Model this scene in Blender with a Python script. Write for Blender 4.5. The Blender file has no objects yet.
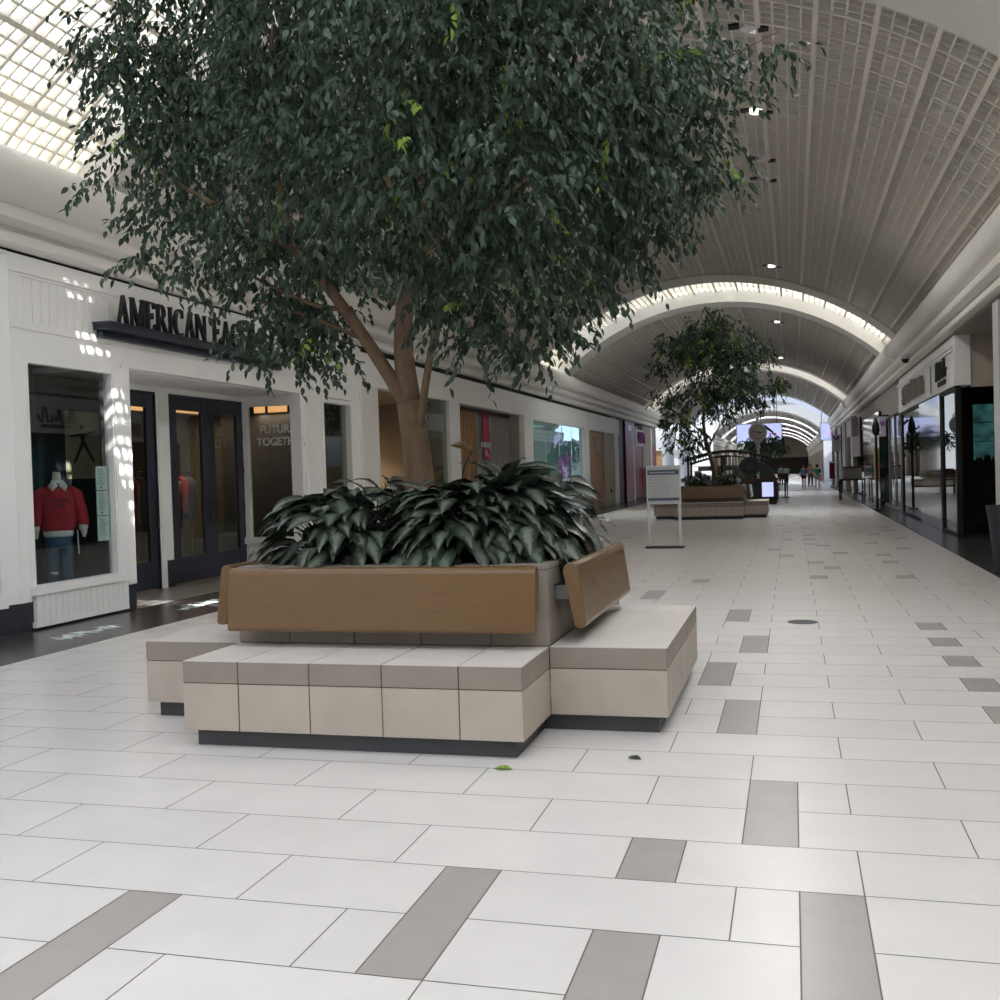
import bpy, bmesh, math, random
from mathutils import Vector, Matrix, Euler
random.seed(7)
SKY = 2.0
SUN = 14.0
EXPO = 0.92
HALL_FILL = 120.0
C = bpy.context.scene
COL = C.collection
PI = math.pi

# ------------------------------------------------------------------ helpers
def lin(c):
    c = c / 255.0
    return c / 12.92 if c <= 0.04045 else ((c + 0.055) / 1.055) ** 2.4

def rgb(r, g, b):
    return (lin(r), lin(g), lin(b), 1.0)

def mat(name, col, rough=0.5, spec=0.5, metal=0.0, noise=0.0, nscale=8.0, island=0.0, coat=0.0, bump=0.0, bscale=60.0, stretch=None, emit=None, estr=0.0, ior=1.5):
    m = bpy.data.materials.new(name)
    m.use_nodes = True
    nt = m.node_tree
    b = nt.nodes['Principled BSDF']
    b.inputs['Base Color'].default_value = col
    b.inputs['Roughness'].default_value = rough
    b.inputs['Specular IOR Level'].default_value = spec
    b.inputs['Metallic'].default_value = metal
    b.inputs['Coat Weight'].default_value = coat
    b.inputs['IOR'].default_value = ior
    if emit:
        b.inputs['Emission Color'].default_value = emit
        b.inputs['Emission Strength'].default_value = estr
    if noise or island or bump:
        tc = nt.nodes.new('ShaderNodeTexCoord')
        mp = nt.nodes.new('ShaderNodeMapping')
        nt.links.new(tc.outputs['Object'], mp.inputs['Vector'])
        if stretch:
            mp.inputs['Scale'].default_value = stretch
    if noise or island:
        nz = nt.nodes.new('ShaderNodeTexNoise')
        nz.inputs['Scale'].default_value = nscale
        nz.inputs['Detail'].default_value = 5.0
        nt.links.new(mp.outputs['Vector'], nz.inputs['Vector'])
        mr = nt.nodes.new('ShaderNodeMapRange')
        mr.inputs['From Min'].default_value = 0.3
        mr.inputs['From Max'].default_value = 0.7
        mr.inputs['To Min'].default_value = 1.0 - noise
        mr.inputs['To Max'].default_value = 1.0 + noise
        nt.links.new(nz.outputs['Fac'], mr.inputs['Value'])
        val = mr.outputs['Result']
        if island:
            ge = nt.nodes.new('ShaderNodeNewGeometry')
            m2 = nt.nodes.new('ShaderNodeMapRange')
            m2.inputs['To Min'].default_value = 1.0 - island
            m2.inputs['To Max'].default_value = 1.0 + island
            nt.links.new(ge.outputs['Random Per Island'], m2.inputs['Value'])
            mm = nt.nodes.new('ShaderNodeMath')
            mm.operation = 'MULTIPLY'
            nt.links.new(val, mm.inputs[0])
            nt.links.new(m2.outputs['Result'], mm.inputs[1])
            val = mm.outputs[0]
        vm = nt.nodes.new('ShaderNodeVectorMath')
        vm.operation = 'SCALE'
        vm.inputs[0].default_value = col[:3]
        nt.links.new(val, vm.inputs['Scale'])
        nt.links.new(vm.outputs['Vector'], b.inputs['Base Color'])
        if emit: nt.links.new(vm.outputs['Vector'], b.inputs['Emission Color'])
    if bump:
        nb = nt.nodes.new('ShaderNodeTexNoise')
        nb.inputs['Scale'].default_value = bscale
        nb.inputs['Detail'].default_value = 4.0
        nt.links.new(mp.outputs['Vector'], nb.inputs['Vector'])
        bu = nt.nodes.new('ShaderNodeBump')
        bu.inputs['Strength'].default_value = bump
        bu.inputs['Distance'].default_value = 0.02
        nt.links.new(nb.outputs['Fac'], bu.inputs['Height'])
        nt.links.new(bu.outputs['Normal'], b.inputs['Normal'])
    return m

def glass_mat(name, tint=(1, 1, 1, 1), ior=1.5, rough=0.0):
    m = bpy.data.materials.new(name)
    m.use_nodes = True
    nt = m.node_tree
    nt.nodes.remove(nt.nodes['Principled BSDF'])
    out = nt.nodes['Material Output']
    tr = nt.nodes.new('ShaderNodeBsdfTransparent')
    tr.inputs['Color'].default_value = tint
    gl = nt.nodes.new('ShaderNodeBsdfGlossy')
    gl.inputs['Roughness'].default_value = rough
    gl.inputs['Color'].default_value = (0.95, 0.97, 0.97, 1)
    fr = nt.nodes.new('ShaderNodeFresnel')
    fr.inputs['IOR'].default_value = ior
    ge = nt.nodes.new('ShaderNodeNewGeometry')      # same reflectance on both faces of a thin pane
    mr = nt.nodes.new('ShaderNodeMapRange'); mr.inputs['To Min'].default_value = ior; mr.inputs['To Max'].default_value = 1.0 / ior
    nt.links.new(ge.outputs['Backfacing'], mr.inputs['Value']); nt.links.new(mr.outputs['Result'], fr.inputs['IOR'])
    mx = nt.nodes.new('ShaderNodeMixShader')
    nt.links.new(fr.outputs['Fac'], mx.inputs['Fac'])
    nt.links.new(tr.outputs['BSDF'], mx.inputs[1])
    nt.links.new(gl.outputs['BSDF'], mx.inputs[2])
    nt.links.new(mx.outputs['Shader'], out.inputs['Surface'])
    return m

def frosted_mat(name, col):
    m = bpy.data.materials.new(name)
    m.use_nodes = True
    nt = m.node_tree
    nt.nodes.remove(nt.nodes['Principled BSDF'])
    out = nt.nodes['Material Output']
    t = nt.nodes.new('ShaderNodeBsdfTranslucent')
    t.inputs['Color'].default_value = col
    d = nt.nodes.new('ShaderNodeBsdfDiffuse')
    d.inputs['Color'].default_value = (0.8, 0.8, 0.8, 1)
    mx = nt.nodes.new('ShaderNodeMixShader')
    mx.inputs['Fac'].default_value = 0.12
    nt.links.new(t.outputs['BSDF'], mx.inputs[1])
    nt.links.new(d.outputs['BSDF'], mx.inputs[2])
    nt.links.new(mx.outputs['Shader'], out.inputs['Surface'])
    return m

class MB:
    def __init__(s):
        s.v = []; s.f = []; s.m = []; s.uv = {}
    def add(s, vs, fs, mi=0):
        o = len(s.v)
        s.v.extend(vs)
        for f in fs:
            s.f.append(tuple(i + o for i in f)); s.m.append(mi)
        return o
    def box(s, x0, x1, y0, y1, z0, z1, mi=0, M=None):
        if x0 > x1: x0, x1 = x1, x0
        if y0 > y1: y0, y1 = y1, y0
        if z0 > z1: z0, z1 = z1, z0
        e = (len(s.m) // 6 % 5) * 0.0003          # keeps faces of touching boxes from coinciding
        if min(x1 - x0, y1 - y0, z1 - z0) > 4 * e: x0 += e; x1 -= e; y0 += e; y1 -= e; z1 -= e
        vs = [Vector(p) for p in ((x0, y0, z0), (x1, y0, z0), (x1, y1, z0), (x0, y1, z0), (x0, y0, z1), (x1, y0, z1), (x1, y1, z1), (x0, y1, z1))]
        if M: vs = [M @ p for p in vs]
        s.add(vs, [(0, 3, 2, 1), (4, 5, 6, 7), (0, 1, 5, 4), (1, 2, 6, 5), (2, 3, 7, 6), (3, 0, 4, 7)], mi)
    def quad(s, a, b, c, d, mi=0):
        s.add([Vector(a), Vector(b), Vector(c), Vector(d)], [(0, 1, 2, 3)], mi)
    def prism(s, poly, ext, mi=0, M=None):
        """poly: list of 3D points (planar), ext: extrusion vector"""
        n = len(poly)
        e = Vector(ext)
        a = [Vector(p) for p in poly]
        b = [p + e for p in a]
        vs = a + b
        if M: vs = [M @ p for p in vs]
        fs = [tuple(range(n))[::-1], tuple(range(n, 2 * n))]
        for i in range(n):
            j = (i + 1) % n
            fs.append((i, j, n + j, n + i))
        s.add(vs, fs, mi)
    def rings(s, rings, mi=0, cap=True, closed=True):
        n = len(rings[0])
        vs = [Vector(p) for r in rings for p in r]
        fs = []
        for k in range(len(rings) - 1):
            for i in range(n if closed else n - 1):
                j = (i + 1) % n
                fs.append((k * n + i, k * n + j, (k + 1) * n + j, (k + 1) * n + i))
        if cap and closed:
            fs.append(tuple(range(n))[::-1])
            fs.append(tuple((len(rings) - 1) * n + i for i in range(n)))
        s.add(vs, fs, mi)
    def tube(s, pts, rad, n=8, mi=0, cap=True):
        pts = [Vector(p) for p in pts]
        if not hasattr(rad, '__len__'): rad = [rad] * len(pts)
        t0 = (pts[1] - pts[0]).normalized()
        up = Vector((0, 0, 1)) if abs(t0.z) < 0.9 else Vector((1, 0, 0))
        u = t0.cross(up).normalized()
        rs = []
        for i, p in enumerate(pts):
            t = (pts[min(i + 1, len(pts) - 1)] - pts[max(i - 1, 0)]).normalized()
            u = (u - t * u.dot(t)).normalized()
            w = t.cross(u)
            rs.append([p + (u * math.cos(2 * PI * k / n) + w * math.sin(2 * PI * k / n)) * rad[i] for k in range(n)])
        s.rings(rs, mi, cap)
    def loft(s, rs, n=14, mi=0, M=None, cap=True):
        """rs: (cx, cy, cz, rx, ry)"""
        out = []
        for cx, cy, cz, rx, ry in rs:
            ring = [Vector((cx + rx * math.cos(2 * PI * k / n), cy + ry * math.sin(2 * PI * k / n), cz)) for k in range(n)]
            if M: ring = [M @ p for p in ring]
            out.append(ring)
        s.rings(out, mi, cap)
    def cyl(s, c, r, h, axis='z', n=20, mi=0, r2=None):
        c = Vector(c)
        r2 = r if r2 is None else r2
        ax = {'x': Vector((1, 0, 0)), 'y': Vector((0, 1, 0)), 'z': Vector((0, 0, 1))}[axis]
        u = Vector((0, 1, 0)) if axis == 'x' else Vector((1, 0, 0))
        w = ax.cross(u)
        rs = []
        for hh, rr in ((0, r), (h, r2)):
            rs.append([c + ax * hh + (u * math.cos(2 * PI * k / n) + w * math.sin(2 * PI * k / n)) * rr for k in range(n)])
        s.rings(rs, mi)
    def lathe(s, prof, c=(0, 0, 0), n=20, mi=0):
        c = Vector(c)
        s.rings([[c + Vector((r * math.cos(2 * PI * k / n), r * math.sin(2 * PI * k / n), z)) for k in range(n)] for r, z in prof], mi)
    def build(s, name, mats, parent=None, smooth=False, local=False, origin=None):
        if not isinstance(mats, (list, tuple)): mats = [mats]
        me = bpy.data.meshes.new(name)
        o = bpy.data.objects.new(name, me)
        off = Vector((0, 0, 0))
        if parent is not None:
            o.parent = parent
            if not local: off = wloc(parent)
        elif origin is not None:
            off = Vector(origin); o.location = off
        me.from_pydata([tuple(Vector(p) - off) for p in s.v] if (off.length > 0) else [tuple(p) for p in s.v], [], s.f)
        for m in mats: me.materials.append(m)
        me.polygons.foreach_set('material_index', s.m)
        if smooth: me.polygons.foreach_set('use_smooth', [True] * len(s.f))
        me.update()
        COL.objects.link(o)
        if smooth and not isinstance(smooth, bool):
            me.set_sharp_from_angle(angle=smooth)
        return o

def wloc(o):
    v = Vector(o.location)
    while o.parent is not None:
        o = o.parent; v = v + Vector(o.location)
    return v

def bevel(o, w=0.01, seg=2):
    md = o.modifiers.new('bevel', 'BEVEL'); md.width = w; md.segments = seg; md.limit_method = 'ANGLE'
    return o

def tag(o, label, cat, group=None, kind=None):
    o['label'] = label; o['category'] = cat
    if group: o['group'] = group
    if kind: o['kind'] = kind
    return o

def thing(name, label, cat, loc=(0, 0, 0), group=None, rz=0.0):
    o = bpy.data.objects.new(name, None)
    o.empty_display_size = 0.1
    COL.objects.link(o)
    o.location = loc; o.rotation_euler = (0, 0, rz)
    return tag(o, label, cat, group)

def struct(o):
    o['kind'] = 'structure'
    return o

def copy_tree(o, parent=None):
    c = o.copy(); COL.objects.link(c)
    if parent is not None: c.parent = parent
    for ch in list(o.children): copy_tree(ch, c)
    return c

def text(name, s, loc, face, size, m, parent=None, ext=0.005, sx=1.0, align='LEFT', off=0.0):
    cu = bpy.data.curves.new(name, 'FONT')
    cu.body = s; cu.size = size; cu.extrude = ext; cu.align_x = align; cu.offset = off
    o = bpy.data.objects.new(name, cu)
    o.data.materials.append(m)
    if parent is not None:
        o.parent = parent; loc = Vector(loc) - wloc(parent)
    o.location = loc
    o.rotation_euler = {'+x': (PI / 2, 0, PI / 2), '-y': (PI / 2, 0, 0), '-x': (PI / 2, 0, -PI / 2)}[face]
    o.scale = (sx, 1, 1)
    COL.objects.link(o)
    bpy.context.view_layer.update()
    me = bpy.data.meshes.new_from_object(o.evaluated_get(bpy.context.evaluated_depsgraph_get()))
    q = bpy.data.objects.new(name, me)
    q.parent = o.parent; q.location = o.location; q.rotation_euler = o.rotation_euler; q.scale = o.scale
    bpy.data.objects.remove(o)
    q.name = name
    COL.objects.link(q)
    return q

# ------------------------------------------------------------------ materials
M = {}
M['floor'] = mat('floor tile', rgb(212, 208, 203), 0.30, 0.5, noise=0.035, nscale=3.0, island=0.03)
M['floor_grey'] = mat('grey floor tile', rgb(162, 156, 150), 0.28, 0.5, noise=0.05, nscale=6.0, island=0.03)
M['grout'] = mat('grout', rgb(120, 116, 112), 0.9, 0.1)
M['border'] = mat('dark floor tile', rgb(62, 60, 60), 0.25, 0.5, noise=0.2, nscale=2.0)
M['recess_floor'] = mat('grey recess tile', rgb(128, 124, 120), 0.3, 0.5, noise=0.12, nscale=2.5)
M['bench_tile'] = mat('bench tile', rgb(176, 166, 153), 0.5, 0.4, noise=0.05, nscale=5.0, island=0.02)
M['bench_top'] = mat('bench top tile', rgb(208, 201, 193), 0.45, 0.4, noise=0.04, nscale=5.0, island=0.02)
M['bench_grey'] = mat('bench edge tile', rgb(140, 131, 120), 0.5, 0.4, noise=0.06, nscale=7.0, island=0.02)
M['bench_grout'] = mat('bench grout', rgb(88, 80, 73), 0.9, 0.1)
M['plinth'] = mat('dark plinth', rgb(66, 68, 71), 0.5, 0.4, noise=0.08, nscale=4.0)
M['oak'] = mat('varnished oak', rgb(104, 77, 43), 0.3, 0.5, noise=0.10, nscale=5.0, stretch=(1.2, 1.2, 22.0), coat=0.25)
M['oak_side'] = mat('varnished oak side', rgb(104, 77, 43), 0.3, 0.5, noise=0.10, nscale=5.0, stretch=(1.2, 1.2, 22.0), coat=0.25)
M['steel'] = mat('steel', rgb(120, 120, 120), 0.35, 0.5, metal=0.9)
M['soil'] = mat('soil', rgb(42, 34, 28), 0.95, 0.1, noise=0.3, nscale=20, bump=0.8, bscale=40)
M['bark'] = mat('bark', rgb(112, 92, 74), 0.85, 0.2, noise=0.22, nscale=14.0, stretch=(1, 1, 0.35), bump=0.5, bscale=25)
M['white'] = mat('white paint', rgb(246, 246, 245), 0.5, 0.35, noise=0.015, nscale=2)
M['cornice'] = mat('cornice paint', rgb(234, 232, 227), 0.45, 0.4, noise=0.02, nscale=1.5)
M['lattice'] = mat('lattice', rgb(224, 219, 211), 0.6, 0.3)
M['lattice_sunlit'] = mat('sunlit lattice', rgb(232, 226, 212), 0.6, 0.3)  # paler copy of the lattice, sunlight put into its colour
M['plenum'] = mat('dark plenum', rgb(44, 42, 40), 0.9, 0.1)
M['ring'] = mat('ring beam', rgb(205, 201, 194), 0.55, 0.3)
M['ring_far'] = mat('ring beam lit white', rgb(226, 224, 220), 0.5, 0.3)
M['frost'] = frosted_mat('frosted skylight', (0.31, 0.31, 0.31, 1))
M['frost_dim'] = frosted_mat('dim frosted skylight', (0.74, 0.74, 0.735, 1))
M['glass_atrium'] = glass_mat('tinted roof glass', (0.42, 0.43, 0.44, 1), 1.3)
M['gable_sky_dimmer'] = glass_mat('sky dimming gable glass', (0.42, 0.44, 0.48, 1), 1.3)
M['frost_mid'] = frosted_mat('clear frosted skylight', (0.74, 0.74, 0.74, 1))
M['glass'] = glass_mat('clear glass', (0.86, 0.9, 0.89, 1))
M['glass_teal'] = glass_mat('green tinted glass', (0.6, 0.72, 0.7, 1), 1.55)
M['glass_dark'] = glass_mat('dark tinted glass', (0.22, 0.27, 0.28, 1), 1.6)
M['navy'] = mat('navy paint', rgb(40, 46, 60), 0.35, 0.5)
M['charcoal'] = mat('charcoal base', rgb(46, 50, 58), 0.5, 0.4)
M['black'] = mat('black', rgb(26, 26, 28), 0.5, 0.4)
M['blackgloss'] = mat('black polished stone', rgb(18, 22, 24), 0.06, 0.6, coat=0.3)
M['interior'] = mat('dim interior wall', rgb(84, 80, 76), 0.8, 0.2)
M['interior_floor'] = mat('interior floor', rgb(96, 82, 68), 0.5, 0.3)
M['grey_wall'] = mat('grey wall', rgb(150, 145, 138), 0.6, 0.3, noise=0.03, nscale=2)
M['beige'] = mat('beige panel', rgb(186, 176, 162), 0.6, 0.3, noise=0.03, nscale=2)
M['tanwood'] = mat('tan wood', rgb(172, 134, 96), 0.5, 0.3, noise=0.10, nscale=4, stretch=(1, 6, 0.6))
M['wood_dark'] = mat('dark wood', rgb(72, 46, 34), 0.45, 0.4, noise=0.15, nscale=4, stretch=(1, 1, 6))
M['maroon'] = mat('maroon panel', rgb(112, 22, 34), 0.4, 0.4)
M['red'] = mat('red panel', rgb(176, 36, 46), 0.5, 0.3)
M['paper'] = mat('paper', rgb(222, 236, 236), 0.7, 0.2)
M['ink'] = mat('ink', rgb(70, 78, 88), 0.7, 0.2)
M['grey_ink'] = mat('grey ink', rgb(140, 148, 152), 0.7, 0.2)
M['warm_lamp'] = mat('warm lamp strip', rgb(250, 190, 120), 0.5, 0.1, emit=(1.0, 0.5, 0.2, 1), estr=0.55)
M['lamp'] = mat('white lamp', rgb(250, 250, 245), 0.5, 0.1, emit=(1.0, 0.98, 0.94, 1), estr=2.2)
M['screen'] = mat('lit screen', rgb(190, 200, 235), 0.2, 0.3, emit=(0.54, 0.60, 0.95, 1), estr=0.47)
M['screen_pink'] = mat('lit screen pink', rgb(225, 160, 205), 0.2, 0.3, emit=(0.85, 0.4, 0.7, 1), estr=0.5)
M['purple'] = mat('purple vinyl', rgb(150, 84, 168), 0.5, 0.3)
M['lilac'] = mat('lilac sign', rgb(226, 214, 234), 0.5, 0.3)
M['metal_white'] = mat('white metal', rgb(206, 208, 210), 0.35, 0.5)

# ------------------------------------------------------------------ camera
CAMH = 1.6
yaw, pitch, roll = math.radians(-15.38142), math.radians(-1.35226), math.radians(-1.75032)
fw = Vector((math.sin(yaw) * math.cos(pitch), math.cos(yaw) * math.cos(pitch), math.sin(pitch)))
r0 = Vector((math.cos(yaw), -math.sin(yaw), 0)); u0 = r0.cross(fw)
rt = r0 * math.cos(roll) + u0 * math.sin(roll)
up = -r0 * math.sin(roll) + u0 * math.cos(roll)
cd = bpy.data.cameras.new('camera'); cam = bpy.data.objects.new('camera', cd); COL.objects.link(cam)
cd.sensor_width = 36.0; cd.lens = 1063.34 / 1000 * 36.0; cd.clip_end = 600; cd.clip_start = 0.05
cam.matrix_world = Matrix(((rt.x, up.x, -fw.x, 0), (rt.y, up.y, -fw.y, 0), (rt.z, up.z, -fw.z, CAMH), (0, 0, 0, 1)))
C.camera = cam

# ------------------------------------------------------------------ floor
XC = -2.5                      # centre line of the mall
XL, XR = -8.3, 3.3             # shop fronts
ROW0, ROWH, UX0, UW = 3.15, 0.4785, 0.224, 0.2325
grey = {}
for i, k, n in ((-7, 0, 2), (-4, 2, 1), (-2, 3, 2), (-1, 0, 2), (-4, -1, 2), (-12, -1, 2), (-3, 7, 2), (-4, 10, 2), (-3, 13, 2), (-4, 17, 2),
                (-7, 25, 1), (-9, 21, 2), (4, 8, 1), (4, 10, 1), (4, 12, 1), (4, 14, 1), (4, 16, 1), (5, 26, 1), (5, 31, 1), (0, 26, 1), (1, 29, 1),
                (0, 31, 1), (2, 35, 1), (1, 39, 1), (0, 43, 1)):
    for q in range(n): grey[(k + q, i)] = (n, q)
rr = random.Random(3)
for k in range(34, 190, 3):
    for i in (rr.randint(-25, -18), rr.randint(-3, 0), rr.randint(3, 8)):
        if (k, i) not in grey: grey[(k, i)] = (1, 0)
fl = MB()
G = 0.0028
X0T, X1T = -6.97, 2.68
for k in range(-9, 190):
    y0, y1 = ROW0 + ROWH * k, ROW0 + ROWH * (k + 1)
    off = 0 if k % 2 == 0 else 2
    cuts = set()
    for i in range(-40, 22):
        if (i - off) % 4 == 0: cuts.add(i)
        if (k, i) in grey: cuts.add(i); cuts.add(i + 1)
    xs = sorted(UX0 + UW * i for i in cuts)
    ix = sorted(cuts)
    for a, b in zip(ix[:-1], ix[1:]):
        xa, xb = UX0 + UW * a, UX0 + UW * b
        if xb <= X0T or xa >= X1T: continue
        xa, xb = max(xa, X0T), min(xb, X1T)
        if xb - xa < 0.02: continue
        g = (k, a) in grey and b == a + 1
        ya, yb = y0 + G, y1 - G
        if g:
            n, q = grey[(k, a)]
            if q > 0: continue
            yb = ROW0 + ROWH * (k + n) - G
        fl.quad((xa + G, ya, 0), (xb - G, ya, 0), (xb - G, yb, 0), (xa + G, yb, 0), 1 if g else 0)
yend = ROW0 + ROWH * 190
fl.quad((-30, -45, -0.004), (20, -45, -0.004), (20, 240, -0.004), (-30, 240, -0.004), 2)
fl.quad((X0T, -45, 0), (X1T, -45, 0), (X1T, ROW0 - ROWH * 9, 0), (X0T, ROW0 - ROWH * 9, 0), 0)
fl.quad((X0T, yend, 0), (X1T, yend, 0), (X1T, 240, 0), (X0T, 240, 0), 0)
for a, b in ((-45, 68), (118, 240)):
    fl.quad((-8.7, a, 0.0005), (X0T, a, 0.0005), (X0T, b, 0.0005), (-8.7, b, 0.0005), 3)
fl.quad((X1T, -45, 0.0005), (5.6, -45, 0.0005), (5.6, 240, 0.0005), (X1T, 240, 0.0005), 3)
fl.quad((-30, 68, 0.0), (X0T, 68, 0.0), (X0T, 118, 0.0), (-30, 118, 0.0), 0)
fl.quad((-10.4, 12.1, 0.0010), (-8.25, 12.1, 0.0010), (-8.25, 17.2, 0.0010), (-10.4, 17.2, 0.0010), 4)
struct(fl.build('floor', [M['floor'], M['floor_grey'], M['grout'], M['border'], M['recess_floor']]))

# worn white decals on the dark floor border
for j, (cx, cy) in enumerate(((-7.55, 10.1), (-7.62, 12.55))):
    d = MB(); rd = random.Random(40 + j)
    n = 26
    rows = [[Vector((cx + dx + rd.uniform(-0.05, 0.05), cy - 0.55 + 1.1 * q / n, 0.0022)) for dx in (-0.13, -0.02, 0.02, 0.12)] for q in range(n + 1)]
    for q in range(n):
        for c in range(3):
            if c == 1 or rd.random() < 0.5: d.quad(rows[q][c], rows[q][c + 1], rows[q + 1][c + 1], rows[q + 1][c])
    tag(d.build('floor_decal', M['paper']), ('worn white sticker on dark floor border below the mannequin window', 'worn white sticker on dark floor border before the double doors')[j], 'floor sticker')

# floor drain cover
d = MB(); d.cyl((0.07, 11.27, 0.0), 0.15, 0.004, n=28)
tag(d.build('drain_cover', M['plinth']), 'small round dark drain cover in the pale floor', 'drain cover')

# ------------------------------------------------------------------ vault
VR, VZ = 8.3, -0.6
AH = math.asin(6.0 / VR)
def vp(r, t, y):
    return Vector((XC + r * math.sin(t), y, VZ + r * math.cos(t)))

def shell(mb, r, y0, y1, mi=0, a=AH, n=40):
    for i in range(n):
        t0, t1 = -a + 2 * a * i / n, -a + 2 * a * (i + 1) / n
        mb.quad(vp(r, t0, y0), vp(r, t1, y0), vp(r, t1, y1), vp(r, t0, y1), mi)

def arcbox(mb, ra, rb, y0, y1, mi=0, a=AH, n=40):
    rs = []
    for i in range(n + 1):
        t = -a + 2 * a * i / n
        rs.append([vp(ra, t, y0), vp(ra, t, y1), vp(rb, t, y1), vp(rb, t, y0)])
    mb.rings(rs, mi)

def lattice(mb, y0, y1, r, major=18, sub=4, step=0.184, fine=True, deep=0.10):
    # blades along the mall
    tot = major * sub
    for i in range(tot + 1):
        big = i % sub == 0
        if not big and not fine: continue
        t = -AH + 2 * AH * i / tot
        w = 0.032 if big else 0.012
        d = deep * 1.35 if big else deep
        e = Vector((math.cos(t), 0, -math.sin(t))) * w
        ra = r - (0.03 if big else 0)
        p0, p1 = vp(ra, t, y0), vp(r + d, t, y0)
        mb.prism([p0 - e, p0 + e, p1 + e, p1 - e], (0, y1 - y0, 0))
    n = int(round((y1 - y0) / step))
    st = (y1 - y0) / n
    for j in range(n + 1):
        big = j % 4 == 0
        if not big and not fine: continue
        w = 0.022 if big else 0.011
        y = y0 + j * st
        arcbox(mb, r - (0.012 if big else 0), r + (deep * 1.2 if big else deep), y - w, y + w, n=32)

def band(y0, y1, slits, idx):
    """skylight band: sunlit lattice hung below a frosted glass roof with clear slits"""
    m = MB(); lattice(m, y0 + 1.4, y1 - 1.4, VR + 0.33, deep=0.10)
    struct(m.build('ceiling', M['lattice_sunlit']))
    g = MB()
    ys = [y0]
    for s0, s1 in slits: ys += [s0, s1]
    ys.append(y1)
    for a, b in zip(ys[0::2], ys[1::2]): shell(g, VR + 1.0, a, b, a=AH * 1.16, n=24)
    struct(g.build('ceiling', M['frost_dim' if idx < 2 else 'frost_mid']))
    for ya, yb, mm in ((y0 - 0.0, y0 + 1.4, 'ring'), (y1 - 1.4, y1, 'ring_far')):  # near ring darker, far ring whiter: their lighting is put into the paint
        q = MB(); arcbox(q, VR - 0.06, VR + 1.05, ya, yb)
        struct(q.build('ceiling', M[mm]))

BAYS = [(-43, -22), (13, 34), (41, 62), (69, 90)]
BANDS = [(-22, -15, []), (6, 13, [(8.86, 9.40), (11.22, 11.34)]), (34, 41, [(36.6, 36.75), (38.6, 38.8)]), (62, 69, [])]
for a, b in BAYS:
    m = MB(); lattice(m, a, b, VR); struct(m.build('ceiling', M['lattice']))
    m = MB(); shell(m, VR + 0.95, a - 0.05, b + 0.05, a=AH * 1.16); struct(m.build('ceiling', M['plenum']))
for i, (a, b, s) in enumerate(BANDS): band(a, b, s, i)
# glazed court over and behind the viewer: frosted vault on slim ribs
m = MB(); shell(m, VR + 0.6, -15, 6, a=AH * 1.1, n=24); struct(m.build('ceiling', M['frost']))
m = MB()
for i in range(7): arcbox(m, VR, VR + 0.55, -14.9 + i * 3.45, -14.7 + i * 3.45)
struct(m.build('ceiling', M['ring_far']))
# far vault beyond the atrium: short bays between white ring beams
y = 118.0
for j in range(6):
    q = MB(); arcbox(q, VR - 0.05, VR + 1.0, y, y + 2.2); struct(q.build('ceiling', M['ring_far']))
    m = MB(); lattice(m, y + 2.2, y + 16, VR, fine=False, step=0.37); struct(m.build('ceiling', M['lattice']))
    m = MB(); shell(m, VR + 0.95, y + 2.2, y + 16, a=AH * 1.16); struct(m.build('ceiling', M['plenum']))
    m = MB(); shell(m, VR + 1.0, y + 16, y + 19, a=AH * 1.16, n=24); struct(m.build('ceiling', M['frost_mid']))
    y += 19
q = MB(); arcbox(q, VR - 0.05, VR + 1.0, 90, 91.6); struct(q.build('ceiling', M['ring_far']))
# atrium glass roof with mullions
q = MB(); q.box(-30, 12, 90, 118, 11.0, 11.03); struct(q.build('ceiling', M['glass_atrium']))
q = MB()
for i in range(24):
    ta, tb_ = -AH * 1.16 + 2 * AH * 1.16 * i / 24, -AH * 1.16 + 2 * AH * 1.16 * (i + 1) / 24
    pa, pb = vp(VR + 0.95, ta, 118.1), vp(VR + 0.95, tb_, 118.1)
    q.prism([pa, pb, (pb.x, 118.1, 11.0), (pa.x, 118.1, 11.0)], (0, 0.03, 0))
struct(q.build('ceiling', M['gable_sky_dimmer']))  # added tinted pane, dims the open sky above the far vault
q = MB(); q.box(-30, -9.2, 68, 90, 11.0, 11.03); struct(q.build('ceiling', M['glass_atrium']))
q = MB(); q.box(-9.3, -9.1, 68, 90, 5.8, 11.0); struct(q.build('wall_left', M['ring_far']))
q = MB()
for i in range(8): q.box(-30, 12, 91 + i * 3.7, 91.12 + i * 3.7, 10.7, 11.0)
struct(q.build('trim_1', M['ring_far']))

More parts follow.
